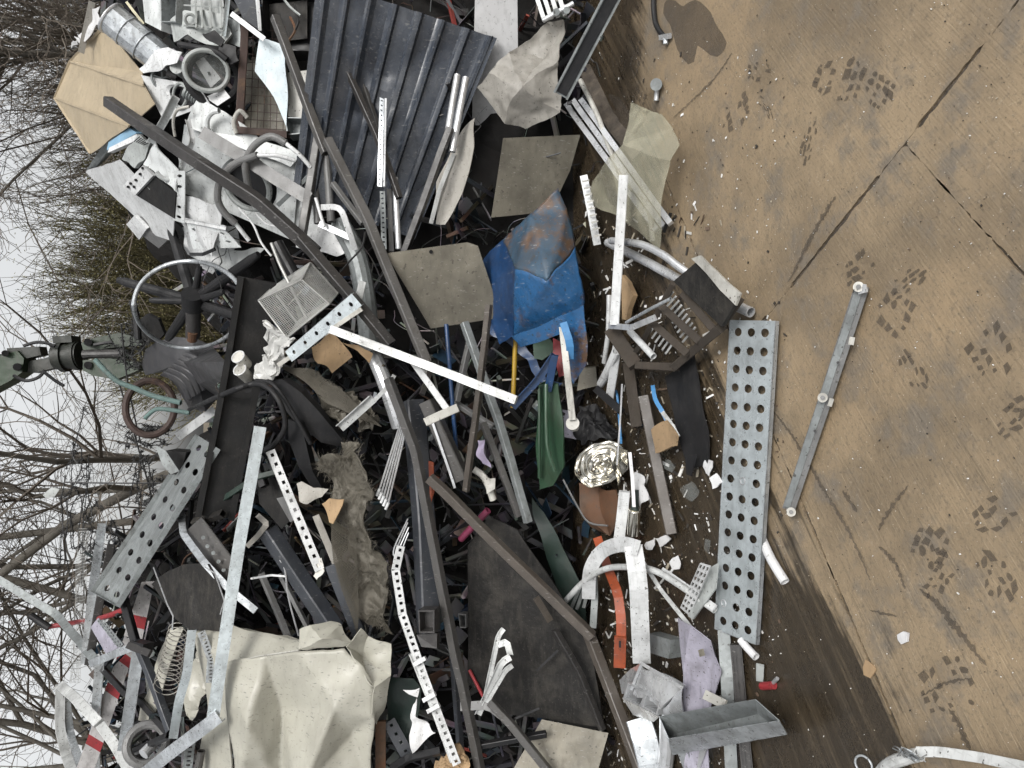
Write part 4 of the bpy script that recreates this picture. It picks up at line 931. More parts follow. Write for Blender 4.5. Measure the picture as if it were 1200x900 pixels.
# ---- stool with foot ring
t = thing('drafting_stool', 'overturned black stool with silver foot ring and ribbed seat', 'stool', P(215, 420))
hub = D(227, 353, surf(227, 353) - .56)
def S(x, y, l=.42): return D(x, y, surf(227, 353) - l - .14 - max(0, x - 227) * .006)
fr = [S(222 + 65 * math.cos(a * math.pi / 30), 357 + 51 * math.sin(a * math.pi / 30), .48 - .42 * max(0, math.sin(a * math.pi / 30))) for a in range(61)]
v, f = sweep(fr, profile('rd', wpx(hub, 5), wpx(hub, 5), 0)); mesh('foot_ring', v, f, 'galv', parent=t, smooth=True)
def leg(a, b, w0, mt='rubber', nm='leg'):
    n = 10; pts = [a.lerp(b, i / n) for i in range(n + 1)]; v, f = sweep(pts, profile('rd', w0, w0 * .8, 0), taper=[1.15 - .3 * i / n for i in range(n)] + [.6]); return mesh(nm, v, f, mt, parent=t, smooth=True)
for (x, y, l) in ((199, 264, .30), (138, 328, .30), (303, 298, .28), (284, 372, .28), (196, 398, .25)): leg(hub, S(x, y, l), wpx(hub, 12))
for (x, y, l) in ((234, 312, .48), (175, 352, .45), (262, 342, .44)): leg(hub, S(x, y, l), wpx(hub, 8), 'rubber', 'spoke')
MB().add(cylvf(S(226, 344, .50), S(227, 360, .44), wpx(hub, 13), seg=20)).build('hub', 'rubber', parent=t, smooth=True)
MB().add(cylvf(S(227, 352, .46), S(226, 394, .34), wpx(hub, 8.5), seg=18)).build('column', 'dark_tube', parent=t, smooth=True)
MB().add(cylvf(S(226, 388, .38), S(225, 398, .34), wpx(hub, 6), seg=14)).build('bearing', 'rusty', parent=t, smooth=True)
seat = [(166, 428, .12), (170, 410, .18), (184, 400, .26), (206, 395, .32), (230, 397, .34), (250, 407, .32), (264, 424, .26), (266, 440, .2), (256, 466, .22), (241, 482, .2), (222, 479, .2), (206, 452, .22), (190, 436, .2), (170, 440, .12), (215, 425, .40), (232, 450, .36)]
shell('seat', None, None, 'seat_plastic', seat, [(0, 1, 14, 13), (1, 2, 3, 14), (3, 4, 14), (4, 5, 6, 14), (6, 7, 15, 14), (7, 8, 15), (8, 9, 10, 15), (10, 11, 14, 15), (11, 12, 14), (12, 13, 14)], .03, .05, 3, .004, 8, parent=t)
vs, fs = [], []; NU, NV = 66, 12
for iu in range(NU + 1):
    for iv in range(NV + 1):
        u, v_ = iu / NU, iv / NV; x = 187 + 32 * u + v_ * (31 + 5 * u) + 5 * math.sin(v_ * math.pi); y = 440 - 28 * u + v_ * (30 + 5 * u) - 5 * math.sin(v_ * math.pi)
        vs.append(P(x, y, (.30 + .17 * u) * (1 - v_) + (.33 + .06 * u) * v_ + .06 * math.sin(v_ * math.pi) + .03 * math.sin(u * math.pi) - .007 * max(0, math.cos(u * 2 * math.pi * 6)) ** 2))
for iu in range(NU):
    for iv in range(NV): a = iu * (NV + 1) + iv; fs.append((a, a + 1, a + NV + 2, a + NV + 1))
K = len(vs); vs += [p + FWD * .03 for p in vs]; fs += [tuple(i + K for i in reversed(f)) for f in fs]
mesh('ribbed_pad', vs, fs, 'seat_plastic', parent=t, smooth='all')
t = thing('tubular_chair', 'black bent tube armrest crossing in front of the dark channel', 'chair', P(300, 480))
bar('tube', None, None, 'rubber', [(222, 480, .34), (262, 462, .38), (297, 450, .40), (316, 456, .40), (330, 476, .38), (334, 500, .34), (322, 520, .3), (308, 528, .26)], 6, kind='rd', curve=5, parent=t)
bar('tube', None, None, 'rubber', [(300, 446, .36), (322, 452, .36), (346, 488, .32), (364, 520, .26)], 5, kind='rd', curve=5, parent=t)
MB().add(cylvf(P(290, 456, .42), P(290, 456, .36), wpx(P(290, 456), 4), seg=12)).build('pivot', 'black', parent=t, smooth=True)
t = thing('padded_chair', 'black padded seat and backrest wedged in the middle', 'chair', P(355, 510))
shell('backrest', None, None, 'rubber', [(316, 446, .28), (330, 444, .3), (352, 460, .3), (382, 492, .26), (404, 516, .2), (398, 522, .18), (376, 518, .22), (346, 494, .26), (326, 470, .28)], None, .04, 0, 3, .008, 7, parent=t)
shell('seat_pad', None, None, 'rubber', [(338, 492, .26), (352, 496, .28), (360, 524, .26), (366, 552, .22), (378, 572, .16), (366, 572, .16), (350, 548, .22), (338, 516, .24)], None, .04, 0, 3, .006, 7, parent=t)
# black channel beam
t = thing('steel_beam', 'wide black steel channel with grimy web, left of the padded chair', 'steel beam', P(280, 450))
bar('channel', None, None, 'black_matt', [(302, 328, .26), (284, 440, .26), (252, 606, .22)], 44, h=.32, kind='U', t=.16, parent=t)
bar('web_face', None, None, 'web_grey', [(303, 330, .252), (285, 440, .252), (253, 604, .212)], 29, h=.05, kind='flat', parent=t)
for i, (x, y, lab) in enumerate(((283, 422, 'white plastic cup, the upper one beside the black beam'), (285, 437, 'white plastic cup, the lower one beside the black beam'))):
    f_ = P(x, y, .34); t = thing('plastic_cup', lab, 'cup', f_)
    a, b = P(x - 4, y - 4, .38), P(x + 6, y + 6, .30); MB().add(cylvf(b, a, wpx(f_, 7.0), wpx(f_, 7.8), cap=True)).build('body', 'dirty_white', parent=t, smooth=True)
    MB().add(ringvf(a, a - b, wpx(f_, 7.6), .003)).build('rim', 'white', parent=t, smooth=True)
shell('plastic_bag', 'crumpled white plastic bag below the wire basket', 'plastic bag', 'plastic_bag', [(306, 396), (318, 383), (330, 388), (338, 404), (334, 420), (322, 436), (304, 442), (300, 432), (312, 414)], None, .004, .32, 4, .05, 14, fine=.02)
# wire basket
t = thing('wire_basket', 'silver wire mesh basket lying right of the black beam', 'basket', P(345, 360))
f4 = [P(303, 352, .36), P(354, 328, .40), P(386, 356, .36), P(336, 396, .32)]; b4 = [P(318, 338, .22), P(364, 308, .26), P(396, 344, .22), P(348, 378, .18)]
mb = MB()
for q4 in (f4, b4):
    for a, b in zip(q4, q4[1:] + q4[:1]): mb.add(sweep([a, b], profile('rd', .009, .009, 0)))
for a, b in zip(f4, b4): mb.add(sweep([a, b], profile('rd', .007, .007, 0)))
mb.build('rim_frame', 'basket_wire', parent=t, smooth=True)
for nm, q4, nn_ in (('front_mesh', f4, 26), ('side_mesh', [f4[0], f4[1], b4[1], b4[0]], 24), ('side_mesh', [f4[1], f4[2], b4[2], b4[1]], 22), ('side_mesh', [f4[3], f4[2], b4[2], b4[3]], 22)):
    mb = MB()
    for i in range(1, nn_):
        k = i / nn_; mb.add(sweep([bil(q4, k, 0), bil(q4, k, 1)], profile('wire', .0022, .0022, 0)))
        mb.add(sweep([bil(q4, 0, k), bil(q4, 1, k)], profile('wire', .0022, .0022, 0)))
    mb.build(nm, 'basket_wire', parent=t)
bar('handle', None, None, 'basket_wire', [(318, 285, .3), (328, 310, .32), (345, 345, .33), (362, 378, .33)], 4, kind='rd', parent=t)
bar('round_tube', 'black round tubes behind the wire basket', 'metal tube', 'black', [(325, 285, .2), (345, 322, .2)], 14, kind='rd')
# silver exhaust and sheets
shell('bent_sheet', 'white bent sheet with rust streak under the crossing tubes', 'metal sheet', 'white', [(362, 275), (376, 262), (398, 272), (410, 296), (396, 300), (372, 296)], None, .003, .12, 3, .03, 8)
bar('exhaust_pipe', 'bent silver exhaust pipe running down the middle of the heap', 'pipe', 'galv_dull', [(398, 262, .1), (418, 300, .14), (428, 350, .16), (434, 410, .12)], 24, kind='rd', curve=5)
bar('exhaust_pipe', 'brushed silver pipe below the bent exhaust', 'pipe', 'alu', [(428, 395, .06), (448, 440, .12), (462, 480, .12), (468, 500, .1)], 18, kind='rd', curve=5)
bar('power_cable', 'black cable looping beside the bent exhaust pipe', 'cable', 'wire_black', [(428, 272, .3), (424, 290, .32), (410, 306, .3), (400, 318, .26)], 2.4, kind='wire', curve=6)
bar('hinge_block', 'small silver hinge block under the crossing dark tubes', 'hinge', 'alu_white', [(425, 330, .3), (420, 352, .3)], 9, kind='flat', h=.8)
# galvanised perforated channel by the basket
def channel(name, label, quad, nu, nv, mt, hx, hy, fl=.03, mp=None, cat='perforated channel', edges=(0, 2), mu=0, mv=0, seg=16, th=.0025, square=False, skip=()):
    f_ = mp_of(mp); c = [f_(*p) for p in quad]; t = thing(name, label, cat, sum(c, Vector()) / 4)
    v, f, n = perfvf(c, nu, nv, hx, hy, th, seg, mu, mv, square, skip); mesh('web', v, f, mt, parent=t)
    for e in edges:
        a, b = c[e], c[(e + 1) % 4]; o = c[(e + 2) % 4]
        if (b - a).cross(n).dot(o - a) < 0: a, b = b, a
        a, b = a + n * .0004, b + n * .0004
        v, f = boxvf(a, b, n, th, fl); mesh('flange', v, f, mt, parent=t)
    return t
channel('perforated_channel', 'galvanised channel with round holes and a rusty edge by the basket', [(334, 412, .40), (412, 344, .42), (424, 358, .40), (342, 424, .38)], 6, 1, 'galv_blue', .22, .34, .035)
bar('rusty_strip', 'rusty flat strip along the short galvanised channel', 'metal strip', 'dirty_white', [(326, 428, .38), (424, 362, .40)], 5, kind='flat', h=.5)
channel('perforated_channel', 'long galvanised perforated channel sloping at the upper left', [(233, 511, .30), (258, 527, .32), (140, 712, .34), (110, 695, .30)], 2, 9, 'galv_dull', .48, .34, -.022, edges=(1, 3, 2), mu=.10)
bar('metal_strip', 'pale strip with printed marks behind the black beam', 'metal strip', 'white', [(252, 480, .2), (208, 512, .2)], 10, kind='flat')
# white slat, bag of bits in the middle
bar('aluminium_strip', 'long ribbed white aluminium strip crossing the middle', 'aluminium profile', 'alu_white', [(388, 386, .50), (500, 428, .54), (605, 469, .56)], 10, kind='rib', h=.8)
t = thing('bent_strut', 'white leg with bent foot below the long white strip', 'metal leg', P(510, 460)); bar('leg', None, None, 'white', [(484, 424, .46), (524, 480, .5)], 8, parent=t); bar('foot', None, None, 'dirty_white', [(500, 494, .5), (522, 484, .52), (536, 478, .5)], 10, parent=t)
t = thing('bent_bracket', 'white folded bracket pointing up at left of the long strip', 'bracket', P(420, 490)); bar('plate', None, None, 'alu_white', [(398, 502, .3), (437, 467, .34)], 11, kind='L', parent=t); bar('hook', None, None, 'alu_white', [(440, 468, .34), (452, 456, .34), (462, 440, .3)], 5, kind='flat', parent=t, h=.5)
tube('long kinked grey square tube running down to the bottom edge', 'grey_tube', [(455, 444, .34), (487, 528, .38), (518, 690, .36), (563, 905, .32)], 13)
tube('thick dark grey square tube with open end, lower left', 'anthracite', [(484, 470, .20), (497, 610, .28), (503, 752, .34)], 27)
t = thing('steel_bracket', 'black square bracket under the thick dark tube', 'bracket', P(505, 760)); boxed('socket', None, None, 'dark_tube', [(490, 715), (509, 715), (509, 742), (491, 742)], .05, mp=.44, open_=True, parent=t); boxed('plate', None, None, 'dark_tube', [(488, 744), (512, 742), (512, 760), (494, 758)], .03, mp=.40, parent=t)
tube('brown bar standing in front of the large square board', 'brown_tube', [(573, 357, .42), (560, 470, .40), (546, 575, .32)], 9)
tube('long galvanised bar slanting behind the brown upright bar', 'galv_dull', [(544, 378, .22), (585, 495, .24), (619, 612, .22)], 11)
tube('dark grey wide tube under the bent white foot', 'grey_tube', [(500, 470, .26), (542, 562, .24)], 20)
bar('metal_strip', 'pale thin strip beside the dark wide tube', 'metal strip', 'alu', [(505, 490, .3), (533, 572, .28)], 3, kind='flat', h=.6)
bar('blue_pole', 'thin dark blue pole standing under the square board', 'pole', 'blue_clean', [(523, 380, .18), (530, 470, .2), (536, 548, .16)], 5, kind='rd')
bar('yellow_pole', 'short yellow pole in the gap left of the blue bin', 'pole', 'yellow', [(604, 398, .05), (601, 478, .05)], 5.5, kind='rd')
tube('grey tube crossing behind the brown upright bar', 'mid_grey', [(552, 395, .16), (535, 470, .18)], 9)
tube('short grey cross piece under the galvanised bar', 'mid_grey', [(530, 470, .14), (578, 500, .16)], 8)
tube('dark grey tube beside the purple rag', 'grey_tube', [(566, 495, .24), (608, 605, .2)], 9)
shell('purple_rag', 'pale purple rag scrap between two bars', 'rag', 'purple_rag', [(558, 515), (566, 518), (569, 535), (572, 548), (562, 545), (558, 530)], None, .004, .26, 3, .025, 18)
t = thing('broken_fitting', 'broken white fitting under the purple rag', 'fitting', P(572, 565)); bar('stem', None, None, 'dirty_white', [(555, 550, .28), (568, 560, .28), (578, 586, .26)], 8, kind='rd', parent=t, curve=3); shell('collar', None, None, 'dirty_white', [(566, 556), (582, 558), (580, 574), (570, 578)], None, .004, .30, 2, .02, 20, parent=t)
shell('orange_clip', 'small orange clip at the end of the long brown bar', 'clip', 'orange', [(502, 540), (508, 542), (508, 556), (514, 560), (504, 592)], None, .006, .3)
tube('long brown bar slanting from mid heap to the lower dark panel', 'brown_tube', [(503, 560, .38), (520, 575, .38), (600, 655, .36), (694, 746, .34)], 14)
tube('brown bar end running down to the bottom edge', 'brown_tube', [(688, 738, .32), (712, 800, .28), (752, 905, .2)], 15)
bar('magenta_rod', 'short magenta rod with pale tip under the brown bar', 'rod', 'magenta', [(540, 632, .2), (572, 598, .26)], 8, kind='rd')
# rods and strips, left middle
t = thing('rod_bundle', 'bundle of thin silver rods with white tips', 'rods', P(460, 540))
for i in range(5): bar('rod', None, None, 'alu', [(468 + i * 2.2, 500, .34), (444 + i * 2.6, 576 + i * 4, .36)], 2.3, kind='wire', parent=t); bar('tip', None, None, 'white', [(445 + i * 2.6, 573 + i * 4, .363), (441.5 + i * 2.6, 581 + i * 4, .363)], 3.6, kind='rd', parent=t)
t = thing('wire_loops', 'thin bent wire loops beside the thick dark tube', 'wire', P(467, 635))
for i in range(2): bar('loop', None, None, 'alu', [(478, 608 + i * 4, .36), (462 + i * 3, 642 + i * 2, .38), (464 + i * 4, 650, .38), (479, 618 + i * 6, .37)], 1.6, kind='wire', parent=t, curve=4)
def slotpath(name, label, pts, w, lift, n, mt='white', square=True, hx=.42, hy=.4, lip=True):
    t = thing(name, label, 'slotted strip', P(*pts[len(pts) // 2]))
    for (a, b), k in zip(zip(pts, pts[1:]), n):
        A, B = P(*a, lift), P(*b, lift); d = (B - A).normalized(); s = d.cross((CAM - A).normalized()).normalized() * wpx(A, w / 2)
        v, f, nn = perfvf([A - s, A + s, B + s, B - s], 1, k, hx, hy, .003, 8, square=square); mesh('strip', v, f, mt, parent=t)
        if lip:
            v, f = boxvf(A + s, B + s, nn, .003, wpx(A, w * .8)); mesh('lip', v, f, mt, parent=t)
    return t
slotpath('slotted_strip', 'bent white slotted strip running to the bottom edge', [(470, 640), (464, 668), (472, 720), (496, 790), (536, 896)], 9, .40, (3, 6, 9, 13))
bar('white_rail', 'white double rail lying along the bent slotted strip', 'rail', 'alu_white', [(484, 765, .38), (510, 830, .38), (532, 890, .36)], 11, kind='rib', h=.8)
for i, (x, y) in enumerate(((492, 775), (503, 817), (508, 830))): bar('clamp', ('small white clamp, upper one on the double rail', 'small white clamp, middle one on the double rail', 'small white clamp, lowest one on the double rail')[i], 'clamp', 'white', [(x - 7, y + 4, .42), (x + 7, y - 4, .42)], 5, kind='flat', h=.8)
slotpath('slotted_strip', 'pale strip with square holes left of the frayed mesh', [(317, 528), (375, 668)], 10, .34, (13,), 'white', hx=.36, hy=.36)
bar('metal_strip', 'pale narrow strip left of the frayed mesh', 'metal strip', 'sheet_grey', [(370, 604, .32), (394, 662, .30)], 8, kind='flat', h=.5)
tube('dark grey stub tube below the pale narrow strip', 'anthracite', [(390, 660, .30), (424, 745, .26)], 20)
tube('thick dark blue grey tube above the cream cabinet', 'anthracite', [(314, 622, .30), (392, 738, .28)], 24)
tube('thin grey bar left of the thick blue grey tube', 'mid_grey', [(328, 672, .22), (362, 738, .22)], 7)
tube('short grey bar left among the dark gaps', 'mid_grey', [(306, 672, .18), (338, 748, .2)], 8)
bar('steel_wire', 'pair of thin steel wires hanging over the grey bars', 'wire', 'alu', [(328, 656, .32), (334, 668, .32), (338, 700, .32), (350, 745, .3)], 2, kind='wire', curve=4)
bar('cable_tie', 'thin white tie across the grey bars', 'cable tie', 'white', [(294, 678, .3), (318, 674, .32), (344, 676, .3)], 2.4, kind='flat', h=.5)
shell('pale_rag', 'small pink grey rag on the end of the square holed strip', 'rag', 'dirty_white', [(368, 660), (376, 656), (380, 670), (374, 682), (368, 678)], None, .004, .34, 2, .02, 20)
# frayed wire mesh
t = thing('wire_mesh_mat', 'frayed brown wire mesh mat hanging in the middle left', 'wire mesh', P(410, 640))
mv_ = [(368, 548, .30), (372, 540, .34), (398, 534, .38), (396, 520, .34), (414, 522, .34), (420, 540, .38), (434, 552, .38), (434, 590, .36), (442, 640, .36), (450, 690, .32), (452, 740, .26), (424, 735, .28), (412, 700, .30), (414, 660, .30), (406, 620, .30), (398, 596, .30), (385, 572, .30)]
f_v, f_f = shellvf(mv_, [tuple(range(len(mv_)))], .004, .0, 5, .05, 8, 5, fine=.012)
mesh('matting', f_v, f_f, 'mesh_wire', parent=t, smooth=True)
rnd = random.Random(17); mb = MB(); nv2 = len(f_v) // 2
for i in range(2400):
    p = f_v[rnd.randrange(nv2)] + Vector((rnd.gauss(0, .008), rnd.gauss(0, .008), rnd.gauss(0, .008))); d = Vector((rnd.gauss(0, 1), rnd.gauss(-.5, 1), rnd.gauss(0, 1))).normalized(); e = (d + Vector((rnd.gauss(0, .6), rnd.gauss(0, .6), rnd.gauss(0, .6)))).normalized(); L_ = rnd.uniform(.006, .028)
    s = d.orthogonal().normalized() * .0007; q1 = p + d * L_; q2 = q1 + e * L_ * .8; k = len(mb.v)
    mb.v += [p - s, p + s, q1 + s, q1 - s, q2]; mb.f += [(k, k + 1, k + 2, k + 3), (k + 3, k + 2, k + 4)]
o = mb.build('frayed_wires', 'mesh_wire', parent=t); o['kind'] = 'stuff'
def meshsheet(name, label, quad, n1, n2, mt, lift, r=1.0, wav=.015, seed=0, diag=True):
    c = [P(x, y, lift + (l[0] if l else 0)) for x, y, *l in quad]; mb = MB()
    def pt(u, v): p = bil(c, u, v); return p + nzv(p, 7, seed) * wav
    def path(fn, k=14):
        v, f = sweep([fn(i / k) for i in range(k + 1)], profile('wire', r * .0024, r * .0024, 0)); mb.add((v, f))
    for i in range(n1 + 1): path(lambda s, i=i: pt(min(1, max(0, i / n1 + (s - .5) * (.25 if diag else 0))), s))
    for i in range(n2 + 1): path(lambda s, i=i: pt(s, min(1, max(0, i / n2 + (s - .5) * (.25 if diag else 0)))))
    return mb.build(name, mt, label, 'wire mesh')
meshsheet('wire_mesh', 'loose net of fine wire mesh under the frayed mat', [(388, 580), (418, 600), (420, 745), (392, 668)], 16, 40, 'mesh_wire', .33, .8)
meshsheet('wire_mesh', 'dark crumpled wire netting beside the padded chair', [(322, 425), (385, 440), (446, 500), (400, 480)], 34, 24, 'mesh_wire', .22, .8, .03, 4)
shell('crushed_netting', 'crushed brown netting wad right of the padded chair', 'wire mesh', 'mesh_wire', [(378, 462), (396, 455), (420, 462), (440, 480), (447, 500), (436, 505), (420, 494), (398, 488), (382, 486)], None, .01, .20, 4, .05, 12, fine=.02)
shell('torn_cardboard', 'torn brown cardboard beside the frayed mat', 'cardboard', 'cardboard', [(376, 590), (384, 584), (404, 586), (398, 600), (392, 612), (386, 612)], None, .004, .38, 2, .015, 16)
shell('brown_paper', 'crumpled brown paper under the rusty channel edge', 'paper', 'cardboard', [(362, 408), (382, 396), (398, 400), (410, 420), (388, 436), (370, 426)], None, .004, .16, 3, .04, 10)
shell('brown_paper', 'brown flap near the lower end of the long dark tube', 'paper', 'cardboard', [(398, 400), (422, 405), (436, 418), (432, 428), (420, 412)], None, .003, .2, 2, .02, 12)
shell('white_offcut', 'curved white offcut beside the square holed strip', 'metal sheet', 'sheet_grey', [(348, 566), (356, 562), (366, 574), (384, 572), (376, 584), (360, 588), (350, 584)], None, .003, .3, 2, .02, 12)
shell('folded_plate', 'grey folded plate under the square holed strip', 'metal sheet', 'mid_grey', [(324, 584), (340, 580), (352, 604), (340, 612)], None, .004, .2)
# ---- upper left: frames, barrier, cream cabinet
t = thing('steel_cabinet', 'battered cream metal cabinet with crumpled corners at the lower left', 'cabinet', P(350, 830))
shell('front_face', None, None, 'cream', [(264, 778, .42), (310, 768, .44), (350, 761, .46), (400, 757, .46), (424, 782, .46), (440, 806, .44), (439, 838, .44), (434, 925, .38), (352, 925, .50), (274, 925, .44), (330, 835, .36), (392, 830, .50), (290, 850, .50), (330, 925, .36), (415, 860, .40)],
      [(0, 1, 10, 12), (0, 12, 9), (1, 2, 11, 10), (2, 3, 4, 11), (4, 5, 6, 11), (6, 14, 11), (6, 7, 14), (7, 8, 11, 14), (8, 13, 10, 11), (13, 9, 12, 10)], .006, 0, 4, .018, 5, 2, parent=t, smooth='all', fine=.003)
shell('side_face', None, None, 'cream', [(230, 742, .26), (262, 732, .26), (300, 742, .32), (350, 752, .40), (350, 762, .455), (262, 779, .395), (272, 925, .375), (231, 925, .24), (242, 830, .30)], [(0, 1, 2, 5, 8), (2, 3, 4, 5), (5, 6, 7, 8)], .006, 0, 3, .02, 6, 4, parent=t)
shell('crumpled_corner', None, None, 'cream', [(350, 761, .46), (352, 738, .42), (364, 732, .44), (386, 728, .42), (402, 733, .44), (412, 752, .46), (400, 758, .465), (378, 748, .54)], [(0, 1, 7), (1, 2, 7), (2, 3, 7), (3, 4, 7), (4, 5, 7), (5, 6, 7), (6, 0, 7)], .004, 0, 3, .012, 14, parent=t)
shell('crumpled_corner', None, None, 'cream', [(404, 757, .47), (414, 750, .46), (424, 737, .44), (432, 746, .40), (458, 757, .40), (456, 790, .40), (454, 820, .38), (442, 850, .38), (438, 838, .445), (440, 806, .45), (424, 770, .38)], [(0, 1, 10), (1, 2, 3, 10), (3, 4, 5, 10), (5, 9, 10), (5, 6, 7, 8, 9), (0, 10, 9)], .004, 0, 3, .016, 14, parent=t)
shell('rear_flap', None, None, 'cream', [(262, 733, .20), (290, 735, .2), (350, 750, .28), (350, 762, .3), (300, 752, .22)], None, .004, 0, 2, .02, 8, parent=t)
bar('hinge_edge', None, None, 'rusty', [(446, 845, .34), (446, 925, .30)], 12, kind='flat', h=.3, parent=t)
bar('fold_seam', None, None, 'dirty_white', [(266, 779, .405), (302, 769, .45), (350, 762, .472)], 1.6, kind='wire', parent=t)
shell('cream_sheet', 'crumpled cream sheet behind the upright galvanised bars', 'metal sheet', 'cream', [(216, 735), (238, 726), (262, 728), (268, 745), (250, 772), (245, 800), (228, 845), (214, 835), (222, 800), (228, 765)], None, .004, .16, 3, .05, 8, fine=.012)
shell('cream_sheet', 'narrow cream panel leaning left of the coiled hose', 'metal sheet', 'cream', [(202, 732), (212, 740), (190, 810), (176, 850), (162, 842), (184, 780)], None, .004, .10, 2, .02, 6)
shell('steel_plate', 'dark rusty plate hanging right of the perforated channel', 'steel plate', 'grime', [(178, 684, .24), (200, 668, .28), (216, 662, .3), (244, 661, .32), (256, 684, .34), (263, 706, .34), (261, 738, .32), (240, 738, .3), (224, 741, .3), (206, 726, .26)], None, .005, 0, 3, .012, 5)
bar('steel_wire', 'thin wire hanging over the dark rusty plate', 'wire', 'alu', [(180, 665, .34), (196, 708, .36), (203, 722, .36), (202, 738, .36)], 1.6, kind='wire')
bar('steel_wire', 'thin bent wire right of the dark rusty plate', 'wire', 'alu', [(240, 664, .36), (252, 672, .38), (263, 704, .38), (258, 720, .38)], 1.6, kind='wire')
bar('aluminium_bar', 'long pale blue galvanised bar standing above the cream cabinet', 'metal bar', 'galv_blue', [(305, 500, .42), (280, 640, .46), (262, 758, .50), (250, 838, .50)], 14, kind='U', h=.5, roll=180)
bar('aluminium_bar', 'bent galvanised bar crossing down to the bottom left corner', 'metal bar', 'galv', [(258, 838, .50), (240, 852, .50), (205, 878, .46), (152, 920, .42)], 15, kind='U', h=.5, roll=180)
bar('aluminium_bar', 'crushed galvanised bar left of the cream sheet', 'metal bar', 'galv_blue', [(225, 738, .34), (219, 790, .36), (210, 820, .36), (203, 864, .34)], 10, kind='U', roll=180)
t = thing('coiled_hose', 'pale coiled spiral hose between the cream sheets', 'hose', P(205, 780))
for i in range(13):
    k = i / 12; c = P(209 - 14 * k, 738 + 66 * k, .24); MB().add(ringvf(c, (P(195, 804, .2) - P(209, 738, .2)).normalized() * .6 + (CAM - c).normalized() * .55 + RIGHT * .2, wpx(c, 11 + 3 * k), .002, seg=24, ts=5)).build('coil', 'sheet_grey', parent=t, smooth=True)
bar('galv_post', 'upright galvanised post at the far left of the channel end', 'metal post', 'galv', [(120, 612, .1), (108, 700, .12), (100, 778, .12)], 10, kind='L', h=.6)
bar('galv_post', 'short dark post behind the upright galvanised post', 'metal post', 'dark_tube', [(130, 640, .05), (118, 700, .08), (104, 778, .08)], 9)
meshsheet('wire_mesh', 'white mesh strip standing along the galvanised post', [(92, 620), (104, 620), (94, 800), (82, 800)], 8, 46, 'basket_wire', .0, .9, .01, 2, False)
bar('flat_bar', 'grey flat bar reaching in from the upper left edge', 'metal bar', 'galv_dull', [(-20, 668, .0), (66, 720, .1), (112, 774, .16)], 9, kind='flat', h=.35)
t = thing('handlebar', 'red bar with a black grip at the left', 'handlebar', P(95, 725)); bar('tube', None, None, 'red', [(54, 735, .05), (90, 729, .08), (120, 724, .1), (146, 714, .1)], 6, kind='rd', parent=t, curve=3); bar('grip', None, None, 'rubber', [(36, 721, .06), (58, 736, .06)], 8, kind='rd', parent=t)
t = thing('window_frame', 'white angled window frame at the lower left corner', 'frame', P(100, 850))
for pts in ([(71, 802, .22), (70, 852, .24), (78, 885, .24), (92, 925, .22)], [(71, 803, .22), (94, 824, .25), (116, 848, .26)], [(118, 850, .25), (134, 872, .24), (158, 915, .2)]): bar('frame_bar', None, None, 'alu_white', pts, 11, kind='flat', h=.5, parent=t)
bar('inner_lip', None, None, 'galv', [(78, 818, .2), (82, 858, .2), (98, 905, .2)], 8, kind='flat', parent=t, h=.4)
bar('galv_upright', 'galvanised upright behind the white window frame', 'metal post', 'galv', [(117, 770, .14), (112, 840, .16), (112, 915, .14)], 10, kind='L', h=.7)
bar('galv_upright', 'galvanised upright with rust spot right of the barrier', 'metal post', 'galv', [(162, 762, .24), (152, 830, .26), (144, 882, .24)], 13, kind='L', h=.7)
bar('galv_crosspiece', 'galvanised cross piece joining the two uprights', 'metal bar', 'galv', [(106, 778, .26), (130, 768, .27), (158, 757, .27)], 9, kind='flat', h=.4)
tube('black bar below the end of the perforated channel', 'black', [(143, 694, .24), (152, 728, .26), (161, 760, .28)], 11)
tube('dark bar slanting down from the black joint', 'anthracite', [(160, 752, .28), (178, 795, .28), (200, 856, .26)], 11)
t = thing('pipe_joint', 'black pipe joint where the dark bars meet', 'joint', P(162, 758)); boxed('sleeve', None, None, 'black', [(153, 751), (168, 755), (166, 767), (152, 762)], .05, mp=.34, parent=t); bar('band', None, None, 'dark_tube', [(150, 756, .35), (176, 766, .33)], 8, kind='flat', h=.4, parent=t)
tube('thin black bar slanting behind the barrier', 'black', [(110, 772, .08), (146, 812, .12), (165, 822, .14), (200, 862, .18)], 8)
shell('lavender_plate', 'pale lavender slotted plate under the galvanised channel end', 'metal plate', 'lavender', [(106, 735), (115, 724), (145, 755), (138, 762), (124, 766)], None, .004, .2)
for i in range(2):
    v, f, n = perfvf([P(113 + i * 5, 727 - i * 0, .215), P(116 + i * 5, 726, .215), P(141 + i * 3, 757 - i * 2, .215), P(138 + i * 3, 759, .215)], 1, 9, .5, .6, .002, 8); mesh('slotted_edging', v, f, 'galv_dull', ('thin slotted edging on the lavender plate', 'second slotted edging beside the lavender plate')[i], 'edging')
t = thing('traffic_barrier', 'red and white striped barrier board behind the galvanised uprights', 'barrier', P(125, 830))
def lp(a, b, k): return tuple(x + (y - x) * k for x, y in zip(a, b))
A0, B0, A1, B1 = (146, 745), (160, 756), (88, 905), (106, 915)
cuts = [0, .10, .17, .34, .40, .58, .62, .72, .79, 1]
for i in range(9):
    k0, k1 = cuts[i], cuts[i + 1]
    q4 = [lp(A0, A1, k0), lp(B0, B1, k0), lp(B0, B1, k1), lp(A0, A1, k1)]
    shell('stripe', None, None, 'red' if i in (1, 3, 7) else 'barrier_white', q4, None, .012, mp=onplane(125, 830, .06), parent=t)
t = thing('traffic_barrier', 'upper end of a red and white barrier beside the dark plate', 'barrier', P(168, 700))
A0, B0, A1, B1 = (166, 682), (181, 681), (145, 745), (166, 752)
